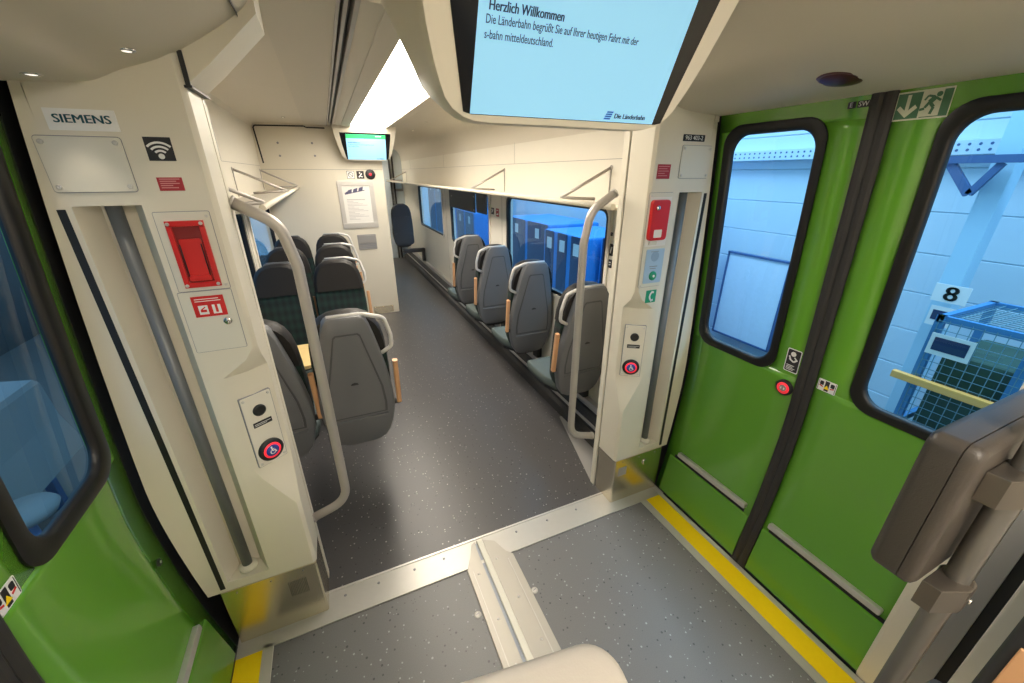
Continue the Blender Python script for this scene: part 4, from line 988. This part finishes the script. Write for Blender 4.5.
# near grab pole with clamped box
px, py = .95, .123
t = empty('grab_pole', (px, py, 0), 'upright satin pole with two clamps in the lower right foreground', 'grab pole')
m = MB(); m.tube([(px, py, .0), (px, py, 2.2)], .0178, 20); obj('tube', m, TUBED, t)
for z in (1.240, .990):
    m = MB(); m.plate([(.884, .1452), (.885, .119), (.932, .0975), (.946, .097), (.946, .1452)], (0, 0, z-.028), EX, EY, .056, .002); cl = obj('clamp', m, CLAMP, t)
    m = MB(); m.plate([(.9475, .097)]+[(.953+.027*math.cos(R(a)), .123+.026*math.sin(R(a))) for a in range(-80, 81, 16)]+[(.9475, .1452)], (0, 0, z-.026), EX, EY, .052, .004); obj('clamp_half', m, CLAMP, cl)
    m = MB(); m.lathe([(.006, 0), (.006, .004), (.003, .005), (.0004, .003)], (.960, .0985, z-.012), (0, -1, 0), 12); obj('bolt', m, CHROME, cl)
t = empty('clamped_box', (1.05, .18, 1.16), 'brown grey rounded box held to the pole in the lower right foreground', 'box')
def bxr(o, y): return [(a, y, b) for a, b in rrect(1.088, 1.166, .504-2*o, .298-2*o, .022-o*.5, 5)]
m = MB(); m.loft([bxr(.016, .2145), bxr(.007, .212), bxr(.001, .205), bxr(0, .199), bxr(0, .1690), bxr(.0015, .1684)], smooth=False); obj('front_cover', m, BROWN, t, smooth=40)
m = MB(); m.loft([bxr(.0015, .1676), bxr(0, .1670), bxr(0, .156), bxr(.003, .150), bxr(.010, .146)], smooth=False); obj('back_cover', m, BROWN, t, smooth=40)
t = empty('folding_seat', (1.25, 0, 0), 'dark seat edge with beech strip at the lower right border', 'seat', 'seats at the picture edge')
m = MB(); m.box(1.10, 1.46, -.08, .050, .45, 1.0, .02, 4); obj('backrest', m, DARK, t, smooth=60)
m = MB(); m.box(1.092, 1.099, -.03, .030, .52, .852, .003, 3); obj('armrest', m, WOOD, t, smooth=60)
m = MB(); m.box(1.2, 1.36, -.06, .02, 0, .46, .01); obj('pedestal', m, DARK, t)
# sloping tube and near seat edge at the right border
t = empty('sloping_rail', (1.15, .08, .5), 'bare metal rail sloping across the bottom right corner', 'rail')
m = MB(); m.tube([(1.17, .205, .0), (1.17, .13, .33), (1.17, .085, .52), (1.17, .078, .55)], .022, 16); obj('tube', m, TUBED, t)
# rounded grey-beige top at the bottom border
t = empty('low_cabinet', (.06, .15, 0), 'rounded grey beige cabinet top at the bottom edge of the picture', 'cabinet')
ca, sa = math.cos(R(-8)), math.sin(R(-8))
def cabring(o, z): return [(.262+(a-.262)*ca-(b-.26)*sa, .26+(a-.262)*sa+(b-.26)*ca, z) for a, b in rrect(.03+o*0, .165, .464-2*o, .20-2*o, .045, 8)]
m = MB(); m.loft([cabring(.004, 0), cabring(.004, 1.02)], smooth=False); obj('body', m, GB, t, smooth=50)
m = MB(); m.loft([cabring(.006, 1.02), cabring(0, 1.024), cabring(0, 1.096), cabring(.003, 1.107), cabring(.010, 1.114), cabring(.022, 1.118)], smooth=False); obj('top', m, GB, t, smooth=50)

# ================================================================== the workshop hall outside
m = MB(); m.box(1.75, 12, -5, 16, -.95, -.9); m.box(-8, -.85, -5, 16, -.95, -.9)
tag(obj('floor.002', m, HALLF), 'grey workshop hall floor outside the train', 'floor', kind='structure')
m = MB(); m.box(4.57, 4.7, -5, 16, -.9, 5)
for k in range(18): m.loft([[(4.57, y, -.9+k*.33), (4.556, y, -.9+k*.33+.006), (4.550, y, -.9+k*.33+.322), (4.57, y, -.9+k*.33+.325)] for y in (-5, 16)], smooth=False)
tag(obj('wall_hall_right', m, HALLW), 'ribbed pale hall wall outside the right doors', 'wall', kind='structure')
m = MB(); m.box(-5.2, -5, -5, 16, -.9, 1.2); tag(obj('wall_hall_left', m, HALLD), 'dark low hall wall outside the left doors', 'wall', kind='structure')
t = empty('cable_tray', (4.5, 3, 1.88), 'perforated steel cable tray across the hall wall', 'cable tray')
m = MB(); m.box(4.46, 4.544, -2, 9, 1.83, 1.935, .004); obj('tray', m, HALLW, t)
m = MB()
for k in range(110):
    for z in (1.862, 1.902): m.plate(circ(0, 0, .010, 8), (4.46, .3+k*.06, z), (0, -1, 0), EZ, .001)
obj('holes', m, STEELB, t); t.children[-1]['kind'] = 'stuff'
t = empty('hall_post', (4.3, 1.33, -.9), 'light blue steel post behind the sign with the number', 'post')
m = MB(); m.box(4.2, 4.36, 1.26, 1.38, -.9, 4.5, .004); obj('post', m, POST, t)
m = MB(); m.plate([(0, 0), (.9, 0), (.9, .05), (0, .05)], (4.15, 1.60, 1.765), (0, -1, 0), EZ, .05); m.plate(bar(.02, .03, .20, -.20, .05), (4.15, 1.60, 1.765), (0, -1, 0), EZ, .04); m.plate(bar(.20, -.20, .30, 0, .04), (4.15, 1.60, 1.765), (0, -1, 0), EZ, .04); obj('bracket', m, STEELB, t)
t = empty('number_sign', (4.12, 1.27, .87), 'white sign with a black 8 on the blue post outside', 'sign')
m = MB(); m.plate(rect(-.098, -.066, .098, .066), (4.14, 1.27, .872), (0, -1, 0), EZ, .006); obj('board', m, PAPER, t)
text('numeral', '8', .15, (4.132, 1.27, .868), (0, -1, 0), EZ, INK, t, 'CENTER', bold=.06, xs=1.1)
t = empty('photo_sheet', (4.14, 1.28, .69), 'small printed photo sheet under the number sign outside', 'sheet')
m = MB(); m.plate(rect(-.07, -.075, .07, .075), (4.14, 1.275, .695), (0, -1, 0), EZ, .003); obj('paper', m, PAPER, t)
m = MB(); m.plate(rect(-.05, -.03, .05, .045), (4.136, 1.275, .695), (0, -1, 0), EZ, .001); obj('picture', m, CABD, t)
t = empty('display_board', (4.5, 3.0, .3), 'white framed board leaning on the hall wall outside', 'board')
m = MB(); m.box(4.46, 4.50, 2.66, 3.40, -.22, .80, .004); obj('board', m, TARP, t)
m = MB()
for q in ((2.64, 2.66, -.24, .82), (3.40, 3.42, -.24, .82)): m.box(4.45, 4.51, *q)
m.box(4.45, 4.51, 2.64, 3.42, .80, .82); m.box(4.45, 4.51, 2.64, 3.42, -.24, -.22); obj('frame', m, STEELB, t)
# mesh crate
t = empty('mesh_container', (3.5, .65, -.9), 'blue wire mesh container with goods outside the near door window', 'container')
m = MB()
for y in (.22, .60, .98):
    for x in (3.22, 3.88): m.box(x-.02, x+.02, y-.02, y+.02, -.9, .93)
for z in (-.85, .20, .91):
    for x in (3.22, 3.88): m.box(x-.015, x+.015, .2, 1.0, z-.02, z+.02)
    for y in (.22, .98): m.box(3.2, 3.9, y-.015, y+.015, z-.02, z+.02)
obj('frame', m, CAGEF, t)
m = MB()
for k in range(17): y = .22+k*.0475; m.box(3.196, 3.200, y-.0016, y+.0016, -.85, .91)
for k in range(36): z = -.85+k*.05; m.box(3.195, 3.199, .22, .98, z-.0016, z+.0016)
for k in range(14): x = 3.22+k*.05; m.box(x-.002, x+.002, .22, .98, .912, .916)
for k in range(16): y = .22+k*.05; m.box(3.22, 3.88, y-.0016, y+.0016, .916, .920)
obj('wire_mesh', m, WIRE, t); t.children[-1]['kind'] = 'stuff'
m = MB(); m.box(3.28, 3.82, .27, .57, -.8, .62, .02); m.box(3.28, 3.82, .63, .93, -.8, .70, .02); obj('goods', m, GOODS, t)
m = MB(); m.box(3.16, 3.20, .18, 1.08, .49, .535, .004); obj('ochre_bar', m, YBAR, t)
t = empty('photo_sheet', (3.18, .885, .75), 'larger printed photo sheet hanging on the mesh container', 'sheet')
m = MB(); m.plate(rect(-.095, -.065, .095, .065), (3.185, .885, .765), (0, -1, 0), EZ, .003); obj('paper', m, PAPER, t)
m = MB(); m.plate(rect(-.075, -.04, .075, .04), (3.181, .885, .768), (0, -1, 0), EZ, .001); obj('picture', m, CABD, t)
# blue cabinets seen through the saloon windows
def cabinet(y0, y1, x0, x1, z1, doors, lab):
    t = empty('blue_cabinet', (x0, (y0+y1)/2, -.9), lab, 'cabinet', 'blue hall cabinets')
    m = MB(); m.box(x0, x1, y0, y1, -.9, z1, .03); obj('body', m, CABB, t)
    n = doors; wd = (y1-y0)/n
    for k in range(n):
        m = MB(); m.plate(rrect(0, 0, wd-.10, z1+.55, .02, 3), (x0, y0+wd*(k+.5), z1/2-.28), (0, -1, 0), EZ, .004); d = obj('door_window', m, CABD, t)
        m = MB(); m.plate(rect(-.07, -.08, .07, .08), (x0-.004, y0+wd*(k+.5), z1-.18), (0, -1, 0), EZ, .002); obj('paper_label', m, PAPER, d)
cabinet(4.35, 5.45, 2.95, 3.9, .93, 3, 'blue cabinet with dark windows outside the near right window')
cabinet(3.3, 4.28, 3.15, 4.1, .95, 1, 'plain blue cabinet at the right of the windowed one outside')
cabinet(5.65, 7.3, 3.15, 4.1, .95, 2, 'wide blue cabinet behind the third single seat outside')
cabinet(8.6, 10.0, 2.9, 3.8, .9, 2, 'distant blue cabinet outside the middle right window')
cabinet(11.2, 13.0, 2.9, 3.8, 1.5, 2, 'tall distant blue cabinet outside the farthest right window')
# made-up table and stool standing in for reflections in the left glass
t = empty('table_stand_in', (-2.7, 3.9, -.9), 'made-up draped table standing in for reflections in the left door window', 'table')
m = MB(); m.loft([[(-2.3+e, 3.2-e, z), (-2.3+e, 3.95+e, z), (-3.2-e, 4.2+e, z), (-3.2-e, 3.2-e, z)] for z, e in ((.24, -.03), (.235, 0), (.20, .02), (-.1, .03), (-.42, .08))], smooth=False); obj('sheet', m, SHEET, t)
m = MB()
for x, y in ((-2.4, 3.3), (-3.1, 3.3), (-2.45, 3.85), (-3.1, 3.95)): m.box(x-.03, x+.03, y-.03, y+.03, -.9, .2)
obj('leg', m, STEELB, t)
t = empty('stool_stand_in', (-2.1, 3.0, -.9), 'made-up pale stool standing in for reflections in the left door window', 'stool')
m = MB(); m.lathe([(.005, -.04), (.15, -.04), (.17, 0), (.15, .03), (.005, .035)], (-2.1, 3.0, -.30), EZ, 28); obj('seat', m, SHEET, t)
m = MB(); m.tube([(-2.1, 3.0, -.9), (-2.1, 3.0, -.32)], .025); m.lathe([(.16, 0), (.16, .03), (.03, .06)], (-2.1, 3.0, -.9), EZ); obj('stem', m, STEELB, t)

# ================================================================== light
W_ = bpy.data.worlds.new('World'); scn.world = W_; W_.use_nodes = True
bg = W_.node_tree.nodes['Background']; bg.inputs[0].default_value = (.50, .75, 1, 1); bg.inputs[1].default_value = 1.0
def area(name, loc, rot, sx, sy, e, col):
    L = bpy.data.lights.new(name, 'AREA'); L.shape = 'RECTANGLE'; L.size = sx; L.size_y = sy; L.energy = e; L.color = col
    o = bpy.data.objects.new(name, L); COL.objects.link(o); o.location = loc; o.rotation_euler = rot; return o
area('hall_daylight_fill', (3.1, 3, 4.6), (0, 0, 0), 1.2, 14, 520, (.75, .88, 1))  # unseen area light added to bring cold blue daylight into the hall
# ================================================================== camera
cam = bpy.data.cameras.new('Camera'); cam.sensor_width = 36; cam.sensor_fit = 'HORIZONTAL'; cam.lens = 394/1024*36; cam.clip_start = .02
co = bpy.data.objects.new('Camera', cam); COL.objects.link(co); co.location = (0, 0, 1.7)
co.rotation_euler = (R(90-23.1), 0, -R(23.9))
scn.camera = co
vs = scn.view_settings; vs.view_transform = 'Standard'; vs.look = 'None'; vs.gamma = 1; vs.exposure = 0.34; vs.use_curve_mapping = False
try:
    scn.cycles.use_denoising = True; scn.cycles.max_bounces = 10; scn.cycles.diffuse_bounces = 5; scn.cycles.transparent_max_bounces = 16
    scn.cycles.sample_clamp_indirect = 6; scn.cycles.caustics_reflective = False; scn.cycles.caustics_refractive = False
except Exception: pass
